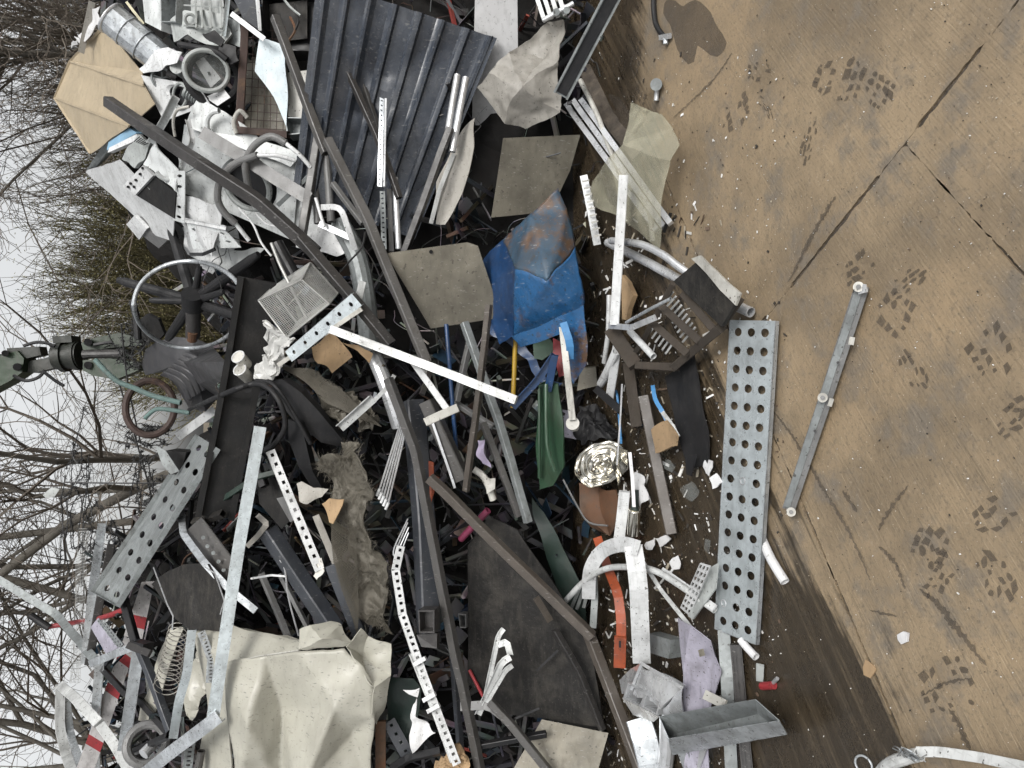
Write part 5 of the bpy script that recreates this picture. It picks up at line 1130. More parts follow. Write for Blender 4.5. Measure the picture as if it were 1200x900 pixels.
for i in range(5):
    k0, k1 = i / 5, (i + 1) / 5; shell('stripe', None, None, 'red' if i == 3 else 'barrier_white', [lp(A0, A1, k0), lp(B0, B1, k0), lp(B0, B1, k1), lp(A0, A1, k1)], None, .012, mp=onplane(165, 715, .08), parent=t)
t = thing('tyre_ring', 'grey tyre ring beneath the crossing bent galvanised bar', 'wheel', P(172, 866)); MB().add(ringvf(P(172, 872, .2), (CAM - P(172, 872)), wpx(P(172, 872), 20), .022, seg=30)).build('tyre', 'mid_grey', parent=t, smooth=True)
tube('black bar crossing under the grey tyre ring', 'black', [(150, 884, .26), (198, 862, .28)], 9)
MB().add(cylvf(P(168, 884, .34), P(180, 872, .24), wpx(P(172, 880), 6), seg=14)).build('pipe_stub', 'alu', 'short silver pipe stub beside the bent galvanised bar', 'pipe', smooth=True)
slotpath('slotted_strip', 'perforated narrow strip left of the cream cabinet', [(236, 740), (248, 772), (246, 800)], 8, .36, (8, 7), 'galv')
slotpath('slotted_strip', 'perforated strip under the bent galvanised bar', [(224, 868), (218, 915)], 10, .34, (9,), 'galv_dull')
bar('plastic_stub', 'dark pipe stub beside the cream cabinet bottom', 'pipe', 'grey_tube', [(236, 880, .34), (230, 912, .34)], 9, kind='rd')
# black barbed wire tangles
rnd = random.Random(23)
def tangle(label, cx, cy, rx, ry, n, depth0, seed):
    rnd = random.Random(seed); mb = MB()
    for i in range(n):
        a = rnd.uniform(0, 6.28); p = [Vector((cx + rnd.gauss(0, rx * .5), cy + rnd.gauss(0, ry * .5), depth0 + rnd.gauss(0, .1)))]
        d = Vector((math.cos(a), math.sin(a), rnd.gauss(0, .003)))
        for j in range(9):
            a += rnd.gauss(0, .7); st = rnd.uniform(.15, .35); q = p[-1] + Vector((math.cos(a) * rx * st, math.sin(a) * ry * st, rnd.gauss(0, .03)))
            q.x += (cx - q.x) * .12; q.y += (cy - q.y) * .12; p.append(q)
        ps = smoothpts([D(*q) for q in p], 3); mb.add(sweep(ps, profile('wire', .006, .006, 0)))
        for q in ps[::2]:
            for _ in range(2):
                e = Vector((rnd.gauss(0, 1), rnd.gauss(0, 1), rnd.gauss(0, 1))).normalized() * .028; s = e.orthogonal().normalized() * .0035; k = len(mb.v)
                mb.v += [q - e, q + s, q + e, q - s]; mb.f.append((k, k + 1, k + 2, k + 3))
    return mb.build('barbed_wire', 'wire_black', label, 'barbed wire')
tangle('black barbed tangle hanging under the excavator claws', 150, 405, 20, 26, 16, 4.6, 1)
tangle('black barbed tangle in front of the twisting bare tree', 175, 512, 30, 12, 12, 4.7, 2)
tangle('tall black barbed tangle left of the straight bare tree', 92, 610, 22, 70, 16, 4.8, 3)
tangle('black barbed tangle above the perforated channel', 172, 565, 18, 34, 14, 4.5, 4)
tangle('low black barbed tangle at the foot of the galvanised post', 128, 645, 22, 26, 14, 4.6, 5)
for i, (pts, lab) in enumerate((([(75, 565), (130, 566), (188, 566)], 'straight thin wire stretched left from the heap'), ([(140, 450), (155, 500), (172, 560), (182, 600)], 'long thin wire crossing below the grab'), ([(142, 380), (150, 450), (165, 520)], 'loose wire hanging right of the twisting tree'))):
    bar('loose_wire', lab, 'wire', 'wire_black', pts, 2, kind='wire', mp=lambda x, y, l=0: D(x, y, 4.5), curve=4)
shell('plastic_scrap', 'small grey plastic scrap caught on the barbed wire', 'plastic scrap', 'plastic_grey', [(50, 580), (60, 571), (70, 573), (64, 582), (54, 584)], None, .003, mp=lambda x, y, l=0: D(x, y, 4.7))
t = thing('frayed_rope', 'frayed turquoise rope below the excavator grab', 'rope', P(180, 465))
bar('strand', None, None, 'turquoise', [(112, 422, .05), (135, 445, .1), (158, 455, .12), (180, 464, .14), (212, 472, .16)], 6, kind='rd', curve=5, parent=t, mp=lambda x, y, l=0: D(x, y, 4.3 - l))
bar('strand', None, None, 'turquoise', [(170, 490, .1), (182, 480, .12), (198, 480, .14), (222, 484, .14)], 5, kind='rd', curve=5, parent=t, mp=lambda x, y, l=0: D(x, y, 4.3 - l))
c = D(176, 478, 4.45); MB().add(ringvf(c, CAM - c + Vector((.5, 0, .2)), wpx(c, 26), .02, wpx(c, 32), seg=36)).build('wheel_rim', 'rust_brown', 'rusty round rim behind the turquoise rope', 'wheel rim', smooth=True)
t = thing('office_chair_shell', 'dark grey curved shell behind the stool legs', 'chair', D(170, 385, 4.2)); 
shell('shell', None, None, 'black_matt', [(163, 375, .0), (172, 368, .04), (186, 374, .06), (192, 392, .04), (182, 402, .0), (168, 400, 0)], None, .02, mp=lambda x, y, l=0: D(x, y, 4.6 - l), sub=3, amp=.012, parent=t)
bar('stem', None, None, 'black', [(155, 352, 0), (160, 372, 0), (162, 398, 0)], 8, kind='rd', mp=lambda x, y, l=0: D(x, y, 4.2), parent=t)
shell('galv_flap', 'small bent galvanised flap below the turquoise rope', 'metal plate', 'galv_dull', [(182, 522), (194, 528), (210, 552), (200, 556), (190, 545)], None, .004, mp=lambda x, y, l=0: D(x, y, 4.1))
boxed('dark_casing', 'dark box behind the upper perforated channel', 'box', 'black_matt', [(194, 528), (218, 530), (212, 556), (198, 556)], .15, mp=lambda x, y, l=0: D(x, y, 4.2))
t = thing('bent_channel', 'dark perforated channel with a pale bent edge, upper left', 'perforated channel', P(240, 640))
shell('web', None, None, 'grey_tube', [(216, 624, .24), (236, 606, .26), (278, 662, .28), (262, 700, .26)], None, .004, 0, parent=t); bar('edge', None, None, 'galv', [(211, 592, .28), (215, 626, .30), (240, 660, .31), (268, 690, .31), (300, 716, .3)], 8, kind='flat', h=.4, parent=t)
for x, y in ((238, 630), (243, 640), (250, 648), (256, 658), (262, 668)): MB().add(cylvf(P(x, y, .285), P(x, y, .29), wpx(P(x, y), 2.2), seg=8)).build('hole_rim', 'galv_dull', parent=t)
tube('grimy speckled bar beneath the bent channel', 'grime', [(228, 612, .2), (262, 602, .26)], 11)
bar('metal_strip', 'bent grey strip right of the long pale blue bar', 'metal strip', 'sheet_grey', [(302, 604, .34), (313, 614, .36), (302, 628, .34), (290, 640, .3)], 6, kind='flat', h=.4)
tube('narrow green grey tube behind the pale blue bar', 'dark_green', [(262, 585, .2), (300, 560, .22), (330, 552, .2)], 8)
tube('dark bar going into the gap left of the padded chair', 'black', [(296, 530, .2), (310, 570, .2)], 12)
shell('vent_grille', 'dark vent grille plate behind the square holed strip', 'grille', 'black_matt', [(300, 560), (318, 556), (350, 600), (330, 620), (304, 590)], None, .006, .12)
# ---- lower heap: dark panel, boards, blue bin
shell('grimy_plate', 'big grimy dark panel at the lower left with scraped edge', 'steel plate', 'grime', [(548, 640, .14), (572, 606, .16), (606, 622, .18), (652, 690, .2), (690, 752, .2), (708, 852, .14), (690, 856, .12), (640, 842, .12), (596, 838, .1), (548, 800, .08)], None, .008, 0, 3, .008, 4)
tube('dark bar along the right edge of the grimy panel', 'dark_tube', [(650, 738, .24), (680, 790, .24), (706, 855, .2)], 9)
bar('wood_sliver', 'splintered brown sliver on the grimy panel edge', 'wood sliver', 'old_wood', [(628, 700, .26), (645, 728, .26)], 8, kind='flat', h=.3)
for i, (a, b) in enumerate((((629, 786), (654, 762)), ((604, 842), (632, 830)))): bar('painted_slot', ('upper slot of the grimy panel, its dark laid on as a black strip', 'lower slot of the grimy panel, its dark laid on as a black strip')[i], 'slot bar', 'black', [(*a, .2), (*b, .21)], 2.4, kind='flat')  # black strips paint the dark of two slots in the panel
shell('square_sheet', 'brownish board corner at the bottom edge', 'board', 'board', [(635, 843), (713, 859), (700, 905), (690, 930), (585, 930)], None, .008, mp=onplane(655, 880, .26, 12, 4))
tube('dark square bar crossing the bottom edge board', 'grey_tube', [(574, 822, .36), (600, 850, .36), (652, 915, .34)], 11)
bar('bent_strip', 'grey flat strip bent under the white hinge', 'metal strip', 'mid_grey', [(540, 828, .32), (572, 826, .34), (590, 840, .34)], 10, kind='flat', h=.3)
t = thing('folding_hinge', 'folded white metal hinge arms near the bottom', 'hinge', P(582, 780))
for pts, w_ in (([(560, 838, .32), (588, 776, .36), (598, 770, .36)], 8), ([(566, 830, .34), (592, 786, .38), (600, 780, .38)], 6), ([(570, 812, .3), (584, 745, .32), (590, 737, .32)], 6), ([(583, 756, .33), (594, 752, .34), (598, 768, .34)], 7)): bar('arm', None, None, 'alu_white', pts, w_, kind='L', parent=t)
tube('dark tube standing behind the white hinge arms', 'anthracite', [(530, 756, .2), (540, 885, .2)], 9)
tube('black cross bar at the bottom under the hinge', 'black', [(550, 876, .3), (640, 860, .28)], 9)
boxed('small_tube_end', 'small open tube end peeking out of the dark gap', 'tube end', 'mid_grey', [(537, 719), (546, 720), (546, 736), (539, 736)], .06, mp=.12, open_=True, wall=.004)
bar('red_rod', 'thin dull red rod in the dark gap above the hinge', 'rod', 'red', [(550, 785, .1), (566, 816, .12)], 4, kind='rd')
shell('blue_drum', 'dark blue torn plastic drum beside the cream cabinet', 'drum', 'blue_clean' if 0 else 'dark_green', [(456, 800), (462, 792), (484, 794), (492, 804), (488, 840), (480, 875), (468, 880), (458, 850)], None, .006, .24, 3, .02, 6)
shell('torn_paper', 'torn white paper scrap between drum and slotted strip', 'paper', 'paper', [(480, 828), (490, 822), (488, 840), (504, 850), (512, 860), (496, 872), (488, 878), (480, 862)], None, .003, .36, 3, .03, 14)
shell('torn_paper', 'small white torn paper on the drum rim', 'paper', 'paper', [(474, 808), (492, 804), (488, 814), (480, 812)], None, .003, .32, 2, .015, 16)
slotpath('slotted_strip', 'dark slotted strip below the drum', [(456, 845), (478, 885)], 14, .3, (4,), 'anthracite', hx=.25, hy=.3)
tube('black bracket bar at the very bottom left of the slotted strip', 'black', [(460, 900, .34), (480, 888, .36), (516, 880, .34)], 10)
shell('shredded_foam', 'shredded tan foam at the bottom end of the slotted strip', 'foam', 'cardboard', [(506, 898), (520, 890), (540, 878), (548, 890), (546, 915), (508, 915)], None, .01, .36, 4, .05, 16, fine=.02)
# blue bin
t = thing('blue_bin', 'crushed rusty blue metal bin in the middle of the heap', 'bin', P(630, 340))
bvv = [(565, 305, .05), (590, 280, .16), (622, 250, .26), (655, 221, .24), (664, 245, .24), (672, 290, .26), (682, 345, .28), (684, 378, .26), (640, 330, .40), (604, 318, .30), (580, 330, .14), (600, 395, .16), (585, 404, .10), (570, 360, .06)]
shell('body', None, None, 'blue', [bvv[5], bvv[6], bvv[7], bvv[11], bvv[9], bvv[8]], [(0, 1, 5), (1, 2, 5), (2, 3, 4, 5)], .005, 0, 4, .016, 6, 3, parent=t, fine=.004, smooth='all')
shell('shaded_side', 'left side, its shade painted as a darker blue', None, 'blue_clean', [bvv[0], bvv[1], bvv[9], bvv[10], bvv[11], bvv[12], bvv[13]], [(0, 1, 2, 3), (2, 4, 3), (3, 4, 5, 6), (0, 3, 6)], .005, 0, 4, .012, 6, 3, parent=t, fine=.004)  # shade on the left face is put into a darker blue
shell('rusted_side', 'rust covered upper side', None, 'blue_rusted', [bvv[1], bvv[2], bvv[3], bvv[4], bvv[5], bvv[8], bvv[9]], [(0, 1, 5, 6), (1, 2, 3, 5), (3, 4, 5)], .005, 0, 4, .016, 6, 3, parent=t, fine=.004, smooth='all')
shell('rim_panel', None, None, 'blue', [(600, 396, .24), (684, 358, .34), (688, 400, .30), (688, 428, .26), (670, 450, .22), (662, 420, .26), (656, 392, .28), (610, 408, .22)], None, .006, .02, 3, .010, 8, parent=t)
bar('rib', None, None, 'blue_strip', [(660, 378, .38), (668, 402, .37), (668, 420, .34)], 9, kind='flat', h=.5, parent=t)
MB().add(cylvf(P(675, 391, .36), P(675, 391, .365), .008, seg=12)).build('bolt_hole', 'black', parent=t)
bar('handle_bar', None, None, 'blue_clean', [(600, 478, .2), (628, 448, .24), (650, 416, .26)], 9, kind='L', h=.8, parent=t)
bar('handle_bar', None, None, 'blue_clean', [(650, 416, .26), (642, 458, .2)], 9, kind='flat', h=.4, parent=t)
shell('blue_wrap', 'crumpled dark blue wrap left of the blue bin', 'plastic wrap', 'blue_clean', [(572, 372), (600, 362), (606, 395), (640, 440), (660, 448), (640, 462), (616, 420), (584, 396)], None, .003, .06, 3, .04, 10)
shell('red_plate', 'dark red plate wedged under the blue bin', 'metal plate', 'red', [(648, 396), (656, 400), (662, 440), (655, 442), (648, 412)], None, .005, .16)
t = thing('white_post', 'white post with round foot standing under the blue bin', 'post', P(665, 450)); bar('post', None, None, 'dirty_white', [(659, 384, .34), (664, 430, .36), (671, 492, .36)], 8, parent=t)
f_ = P(671, 496, .36); MB().add(cylvf(f_, P(673, 500, .31), wpx(f_, 8), wpx(f_, 6), seg=16)).build('foot', 'dirty_white', parent=t, smooth=True)
t = thing('bin_cover', 'dark green plastic bin lid with ridges in the middle', 'bin lid', P(640, 520))
shell('lid', None, None, 'green', [(632, 452, .16), (642, 448, .2), (655, 450, .2), (660, 510, .24), (661, 548, .22), (648, 570, .16), (632, 574, .12), (629, 520, .14)], None, .006, 0, 3, .01, 6, parent=t)
bar('ridge', None, None, 'green', [(640, 450, .24), (641, 520, .26), (650, 552, .24)], 5, kind='rd', parent=t, curve=3); bar('ridge', None, None, 'green', [(632, 455, .19), (632, 520, .2), (632, 560, .16)], 4, kind='rd', parent=t)
shell('green_sheet', 'very dark green sheet lower in the gap', 'plastic sheet', 'dark_green', [(622, 580), (640, 600), (680, 680), (690, 740), (668, 730), (640, 660)], None, .005, .06, 3, .03, 6)
shell('green_sheet', 'small green scrap above the green lid', 'plastic sheet', 'green', [(628, 405), (646, 398), (654, 410), (640, 425), (630, 424)], None, .004, .1, 2, .02)
boxed('carton', 'dirty grey cardboard carton beside the white post', 'carton', 'board', [(680, 432), (698, 430), (700, 452), (676, 458)], .08, mp=.08)
shell('pale_card', 'pale lilac card under the green lid', 'card', 'lavender', [(658, 480), (674, 482), (676, 515), (660, 512)], None, .003, .08)
# white bars over the floor on the right of the bin
bar('window_bar', 'long white plastic bar standing over the clear film', 'plastic bar', 'white', [(731, 206, .34), (725, 300, .34), (720, 380, .32)], 11, kind='sq')
bar('window_bar', 'white plastic bar stub below the long white bar', 'plastic bar', 'white', [(724, 400, .22), (720, 430, .2), (714, 468, .14)], 10, kind='sq')
bar('white_tube', 'white round tube leaning at the foot of the bar', 'tube', 'white', [(722, 412, .24), (712, 435, .22), (704, 450, .18)], 10, kind='rd')
bar('white_tube', 'thin white tube behind the white bar stub', 'tube', 'white', [(714, 346, .2), (713, 390, .2), (708, 425, .16)], 6, kind='rd')
t = thing('ribbed_strip', 'white ribbed strip lying right of the blue bin', 'plastic strip', P(694, 248)); bar('strip', None, None, 'white', [(684, 206, .1), (692, 245, .12), (700, 287, .1)], 9, kind='flat', h=.4, parent=t)
for i in range(9): bar('rib', None, None, 'dirty_white', [(682.5 + i * 1.75, 213 + i * 8, .14), (690.5 + i * 1.75, 211 + i * 8, .14)], 2, kind='flat', h=.8, parent=t)
bar('silver_tube', 'silver tube running under the heater from the white bar', 'tube', 'alu', [(712, 284, .07), (760, 308, .06), (800, 330, .05), (880, 366, .03)], 11, kind='rd', mp=onground())
bar('silver_tube', 'bent silver tube above the heater corner', 'tube', 'alu', [(716, 282, .12), (750, 286, .12), (776, 298, .11), (792, 310, .09), (806, 320, .07)], 9, kind='rd', mp=onground(), curve=4)
# heater
t = thing('convector_heater', 'broken burnt black heater box with grille bars on the floor', 'heater', G(800, 370))
hp = lambda x, y, l=0: G(x, y, .13 + l)
shell('top_plate', None, None, 'grime', [(789, 330, 0), (814, 308, 0), (864, 352, -.01), (845, 383, -.02)], None, .012, hp, 2, .006, 10, parent=t)
shell('cream_edge', None, None, 'dirty_white', [(811, 302, .01), (820, 298, .01), (866, 344, 0), (861, 358, 0), (844, 340, .005)], None, .008, hp, 2, .006, 14, parent=t)
for a, b, w_ in (((789, 332), (752, 402), 7), ((845, 384), (790, 430), 10), ((752, 402), (745, 412), 6), ((748, 428), (792, 430), 9), ((866, 352), (842, 386), 10)):
    bar('side_wall', None, None, 'old_wood', [(*a, -.04), (*b, -.06)], w_, kind='flat', h=1.2, mp=hp, parent=t)
for i, (a, b) in enumerate((((772, 356), (820, 400)), ((764, 378), (806, 415)), ((800, 344), (836, 386)))): bar('cross_bar', None, None, 'old_wood', [(*a, -.02), (*b, -.03)], 9, kind='flat', h=.5, mp=hp, parent=t)
for i in range(9): bar('grille_bar', None, None, 'alu_white', [(789 + i * 3.2, 342 + i * 5.2, -.05), (776 + i * 3.0, 356 + i * 5.6, -.06)], 2.4, kind='flat', h=.6, mp=hp, parent=t)
for i in range(6): bar('grille_bar', None, None, 'alu_white', [(770 + i * 4, 378 + i * 4.5, -.05), (760 + i * 4, 392 + i * 4.5, -.06)], 2.4, kind='flat', h=.6, mp=hp, parent=t)
bar('trim', None, None, 'alu', [(714, 382, .02), (740, 384, .03), (768, 372, .02)], 7, kind='flat', h=.4, mp=hp, parent=t); bar('trim', None, None, 'galv', [(734, 378, .02), (762, 362, .03), (786, 350, .02)], 4, kind='rd', mp=hp, parent=t)
bar('inner_tube', None, None, 'white', [(738, 388, -.03), (766, 418, -.04)], 8, kind='rd', mp=hp, parent=t)
bar('timber', 'charred timber leaning at the foot of the heater', 'timber', 'old_wood', [(716, 386, .12), (745, 428, .08)], 17, kind='flat', h=.5, mp=onground())
bar('timber', 'short weathered timber under the heater', 'timber', 'old_wood', [(736, 425, .05), (746, 500, .03)], 13, kind='flat', h=.5, mp=onground())
bar('timber', 'weathered grey batten lying in the dirt', 'timber', 'brown_tube', [(754, 465, .05), (770, 545, .04), (787, 626, .03)], 13, kind='sq', mp=onground())
bar('dark_profile', 'black grooved profile stub over the white bar foot', 'profile', 'black', [(699, 456, .2), (728, 482, .16)], 9, kind='rib', h=.8)
shell('wood_splinter', 'orange brown wood splinter beside the white bar', 'wood splinter', 'cardboard', [(728, 322), (735, 330), (742, 346), (736, 362), (734, 375), (729, 374)], None, .02, mp=onground(.06))
shell('rubber_sheet', 'black rubber sheet lying beside the perforated plate', 'rubber sheet', 'rubber', [(778, 440), (815, 415), (820, 450), (829, 505), (829, 545), (806, 552), (790, 490)], None, .006, mp=onground(.03), sub=3, amp=.012, ns=7)
shell('rubber_flap', 'small black folded flap at the end of the rubber sheet', 'rubber sheet', 'black', [(803, 534), (816, 532), (810, 558), (804, 556)], None, .004, mp=onground(.06))
shell('cardboard_piece', 'folded tan cardboard piece on the weathered batten', 'cardboard', 'cardboard', [(763, 504), (780, 494), (794, 512), (792, 524), (768, 530)], None, .008, mp=onground(.08), sub=2, amp=.012, ns=12)
bar('blue_strap', 'blue plastic strap end above the tan cardboard', 'strap', 'blue_strip', [(765, 452, .05), (768, 468, .06), (776, 482, .06), (782, 494, .05)], 5, kind='flat', h=.4, mp=onground(), curve=3)
bar('white_strap', 'pale strap running beside the tan cardboard', 'strap', 'alu_white', [(774, 480, .06), (786, 496, .06), (795, 512, .05)], 5, kind='flat', h=.4, mp=onground())
bar('thin_rod', 'thin pale rod with T end stuck in the dirt', 'rod', 'alu', [(729, 450, .12), (727, 490, .13), (723, 545, .16)], 2.2, kind='wire', mp=onground())
bar('blue_cable', 'short blue cable end beside the thin rod', 'cable', 'blue_strip', [(722, 458, .04), (724, 470, .05), (728, 520, .04)], 3, kind='rd', mp=onground(), curve=3)
shell('black_bag', 'black crumpled plastic bag left of the foil tray', 'plastic bag', 'rubber', [(684, 475), (700, 470), (718, 490), (724, 515), (706, 520), (686, 518), (676, 505)], None, .01, .08, 4, .06, 9, fine=.015)
# foil tray with rings
t = thing('foil_tray', 'shiny ribbed foil tray in the dark gap', 'foil tray', P(704, 545))
pl = onplane(704, 545, .22, 10, -18); rings = [1, .96, .92, .87, .82, .77, .72, .66, .60, .54, .48, .41, .34, .27, .2, .12, .04]; vs, fs = [], []
fn = (pl(704, 545, .01) - pl(704, 545)).normalized()
for k, r_ in enumerate(rings):
    for i in range(36):
        a = 6.2832 * i / 36; e = 1 + .05 * math.sin(3 * a + 1) + .25 * max(0, math.cos(a + .9)) ** 6; u, v_ = math.cos(a) * 32 * r_ * e, math.sin(a) * 24 * r_
        x = 704 + u * .92 + v_ * .35; y = 543 - u * .38 + v_ * .95; vs.append(pl(x, y) + fn * ((.007 if (k // 2) % 2 else -.003) - (.0 if k else -.012) + noise.noise(Vector((x * .06, y * .06, 1))) * .045 + noise.noise(Vector((x * .22, y * .22, 3))) * .012))
for k in range(len(rings) - 1):
    for i in range(36): fs.append((k * 36 + i, k * 36 + (i + 1) % 36, (k + 1) * 36 + (i + 1) % 36, (k + 1) * 36 + i))
n_ = len(vs); vs += [v - fn * .002 for v in vs]; fs += [tuple(i + n_ for i in reversed(f)) for f in fs]
mesh('pressed_foil', vs, fs, 'chrome', parent=t, smooth='all')
shell('side_foil', None, None, 'chrome', [(722, 520), (738, 527), (734, 550), (722, 568), (718, 545)], None, .002, .16, 3, .02, 14, parent=t)
shell('rusty_basin', 'rusty brown basin under the foil tray', 'basin', 'rusty', [(676, 570), (700, 574), (722, 572), (726, 610), (712, 628), (692, 618), (680, 598)], None, .006, .12, 3, .02, 8)
bar('basin_wire', 'bent wire edge around the rusty basin', 'wire', 'mid_grey', [(660, 562, .2), (676, 592, .2), (690, 612, .2), (712, 616, .2)], 2.4, kind='wire', curve=4)
bar('white_block', 'flat white slotted block right of the basin', 'plastic block', 'white', [(732, 576, .2), (729, 605, .2), (725, 636, .2)], 13, kind='flat', h=.5)
t = thing('pipe_fitting', 'short silver pipe fitting beside the white block', 'pipe fitting', P(743, 605)); MB().add(cylvf(P(744, 596, .16), P(742, 626, .14), wpx(P(743, 610), 7), seg=16)).build('barrel', 'chrome', parent=t, smooth=True); MB().add(cylvf(P(744, 574, .16), P(744, 598, .16), wpx(P(743, 610), 4.5), seg=12)).build('stem', 'dark_green', parent=t, smooth=True); MB().add(ringvf(P(744, 598, .165), P(742, 626, .14) - P(744, 596, .16), wpx(P(743, 610), 6.5), .004)).build('collar', 'chrome', parent=t, smooth=True)
bar('white_stick', 'white stick rising from the pipe fitting to the foil', 'stick', 'paper', [(738, 530, .22), (741, 560, .2), (743, 594, .2)], 4, kind='flat', h=.5)
shell('paper_wad', 'crumpled white paper beside the pipe fitting', 'paper', 'paper', [(744, 550), (752, 555), (762, 585), (754, 592), (746, 592), (748, 575)], None, .003, .1, 3, .03, 14)
# white frame and orange band
t = thing('bucket_frame', 'white curved plastic frame with thick uprights near the bottom', 'plastic frame', P(725, 690))
bar('hoop', None, None, 'white', [(690, 700, .2), (692, 668, .28), (706, 646, .32), (728, 638, .34), (746, 642, .34)], 17, kind='flat', h=.35, curve=5, parent=t)
bar('upright', None, None, 'white', [(742, 640, .34), (748, 680, .34), (750, 730, .3), (752, 775, .22)], 21, kind='U', h=.35, roll=180, parent=t)
bar('lower_hoop', None, None, 'alu_white', [(662, 705, .14), (686, 680, .24), (712, 666, .28), (745, 665, .26), (770, 670, .2), (800, 688, .14), (838, 715, .08)], 7.5, kind='rd', curve=5, parent=t)
bar('stay', None, None, 'plastic_grey', [(696, 672, .2), (697, 700, .16), (695, 735, .12)], 8, kind='flat', h=.5, parent=t)
for i in range(3): bar('vane', None, None, 'plastic_grey', [(692 - i * 6, 680 + i * 4, .14), (684 - i * 8, 712 + i * 2, .08)], 4, kind='flat', h=.4, parent=t)
t = thing('orange_strap', 'bright orange steel band behind the white frame', 'steel band', P(727, 720)); bar('band', None, None, 'orange', [(700, 630, .14), (712, 665, .18), (724, 695, .22), (728, 725, .24), (728, 748, .24)], 11, kind='flat', h=.25, parent=t); bar('end_plate', None, None, 'orange', [(727, 746, .25), (726, 782, .22)], 14, kind='flat', h=.2, parent=t); bar('slot', None, None, 'black', [(726.5, 751, .275), (726.5, 759, .272)], 2.6, kind='flat', parent=t)
bar('thin_bar', 'thin grey bar from the white frame to the lavender sheet', 'metal bar', 'alu_white', [(748, 650, .2), (775, 692, .12), (810, 736, .08)], 5, kind='sq')
bar('thin_bar', 'white bar going under the perforated plate', 'metal bar', 'white', [(776, 668, .06), (805, 688, .06), (838, 712, .05)], 7, kind='flat', h=.4, mp=onground())
t = thing('plastic_grid', 'small white plastic grid leaning by the perforated plate', 'plastic grid', G(818, 690))
v, f, n = perfvf([G(820, 660, .12), G(832, 664, .12), G(808, 722, .06), G(797, 712, .06)], 3, 8, .62, .66, .006, 8, square=True); mesh('grid', v, f, 'white', parent=t)
shell('backing', None, None, 'plastic_grey', [(832, 665), (841, 660), (838, 690), (812, 726), (806, 722)], None, .006, mp=onground(.07), parent=t)
# perforated galvanised plate on the floor
c = [G(855, 375, .03), G(909, 376, .03), G(886, 756, .03), G(837, 737, .03)]
t = thing('perforated_tray', 'long galvanised plate with rows of round holes on the floor', 'perforated plate', G(872, 560))
v, f, n = perfvf(c, 3, 17, .58, .46, .0025, 24, .06, .008, skip={(1, 8), (0, 15)}); mesh('plate', v, f, 'galv_blue', parent=t)
for a, b in ((c[1], c[2]), (c[3], c[0]), (c[2], c[3])):
    v, f = boxvf(a + n * .0005, b + n * .0005, n, .003, .014); mesh('flange', v, f, 'galv', parent=t)
for (i, j) in ((1, 8), (0, 15)):
    p = bil(c, .06 + .88 * (i + .5) / 3, .008 + .984 * (j + .5) / 17); MB().add(ringvf(p + n * .001, n, .011, .002)).build('rivet', 'alu', parent=t, smooth=True)
# grey roller bar
t = thing('roller_rail', 'slim grey steel rail with white rollers lying on the floor', 'rail', G(968, 465)); rp = onground(.02)
bar('rail', None, None, 'mid_grey', [(1010, 336), (968, 465), (924, 597)], 15, h=.8, kind='L', t=.5, mp=rp, parent=t)
bar('top_face', None, None, 'galv_dull', [(1007, 338, .014), (966, 462, .014), (922, 594, .014)], 8, h=.3, kind='flat', mp=rp, parent=t)
for x, y in ((1006, 336), (964, 466), (927, 600)):
    rl = MB().add(cylvf(G(x, y, .02), G(x, y, .048), .013, seg=16)).build('roller', 'dirty_white', parent=t, smooth=True)
    MB().add(cylvf(G(x, y, .048), G(x, y, .052), .006, seg=10)).build('pin', 'mid_grey', parent=rl, smooth=True)
for x, y in ((982, 425), (955, 505)): MB().add(cylvf(G(x, y, .038), G(x, y, .0415), .004, seg=8)).build('hole', 'black', parent=t)
shell('end_plate', None, None, 'alu', [(1003, 332), (1014, 333), (1016, 342), (1006, 345)], None, .004, mp=onground(.042), parent=t)
bar('clip', None, None, 'dirty_white', [(999, 395, .04), (997, 404, .04)], 6, kind='flat', mp=onground(), parent=t); bar('clip', None, None, 'dirty_white', [(975, 467, .03), (972, 476, .03)], 5, kind='flat', mp=onground(), parent=t)
# silver box and things at the bottom
t = thing('crushed_metal_box', 'crushed shiny metal box with two square openings at the bottom', 'metal box', P(765, 800))
bx = [(752, 780, .20), (798, 806, .22), (790, 830, .20), (774, 832, .22), (742, 815, .22), (727, 828, .2), (728, 812, .2)]
shell('lid', None, None, 'shiny_alu', [(751, 778, .24), (799, 806, .26), (776, 832, .26), (738, 812, .24)], None, .006, 0, 4, .022, 9, parent=t)
shell('side', None, None, 'shiny_alu', [(751, 778, .24), (738, 812, .24), (729, 814, .2), (726, 798, .18), (740, 782, .18)], None, .004, 0, 2, .008, 12, parent=t)
shell('curved_side', None, None, 'shiny_alu', [(799, 806, .26), (797, 840, .2), (788, 860, .14), (778, 850, .14), (776, 832, .24)], None, .004, 0, 3, .012, 8, parent=t)
bar('raised_edge', None, None, 'shiny_alu', [(751, 777, .26), (775, 791, .28), (799, 806, .28)], 4, kind='flat', h=.6, parent=t); bar('raised_edge', None, None, 'shiny_alu', [(752, 778, .26), (740, 808, .26)], 3.5, kind='flat', h=.6, parent=t)
boxed('socket', None, None, 'alu', [(736, 800), (758, 812), (751, 828), (730, 818)], .07, mp=.28, open_=True, parent=t); boxed('socket', None, None, 'alu', [(757, 812), (775, 822), (770, 838), (751, 828)], .07, mp=.28, open_=True, parent=t)
shell('flap', None, None, 'shiny_alu', [(729, 818, .27), (751, 829, .27), (772, 840, .27), (766, 846, .24), (742, 838, .23)], None, .004, parent=t)
bar('downpipe', 'pale grey squashed pipe running out at the bottom edge', 'pipe', 'galv', [(748, 842, .16), (760, 880, .14), (768, 925, .12)], 30, kind='sq', h=.5)
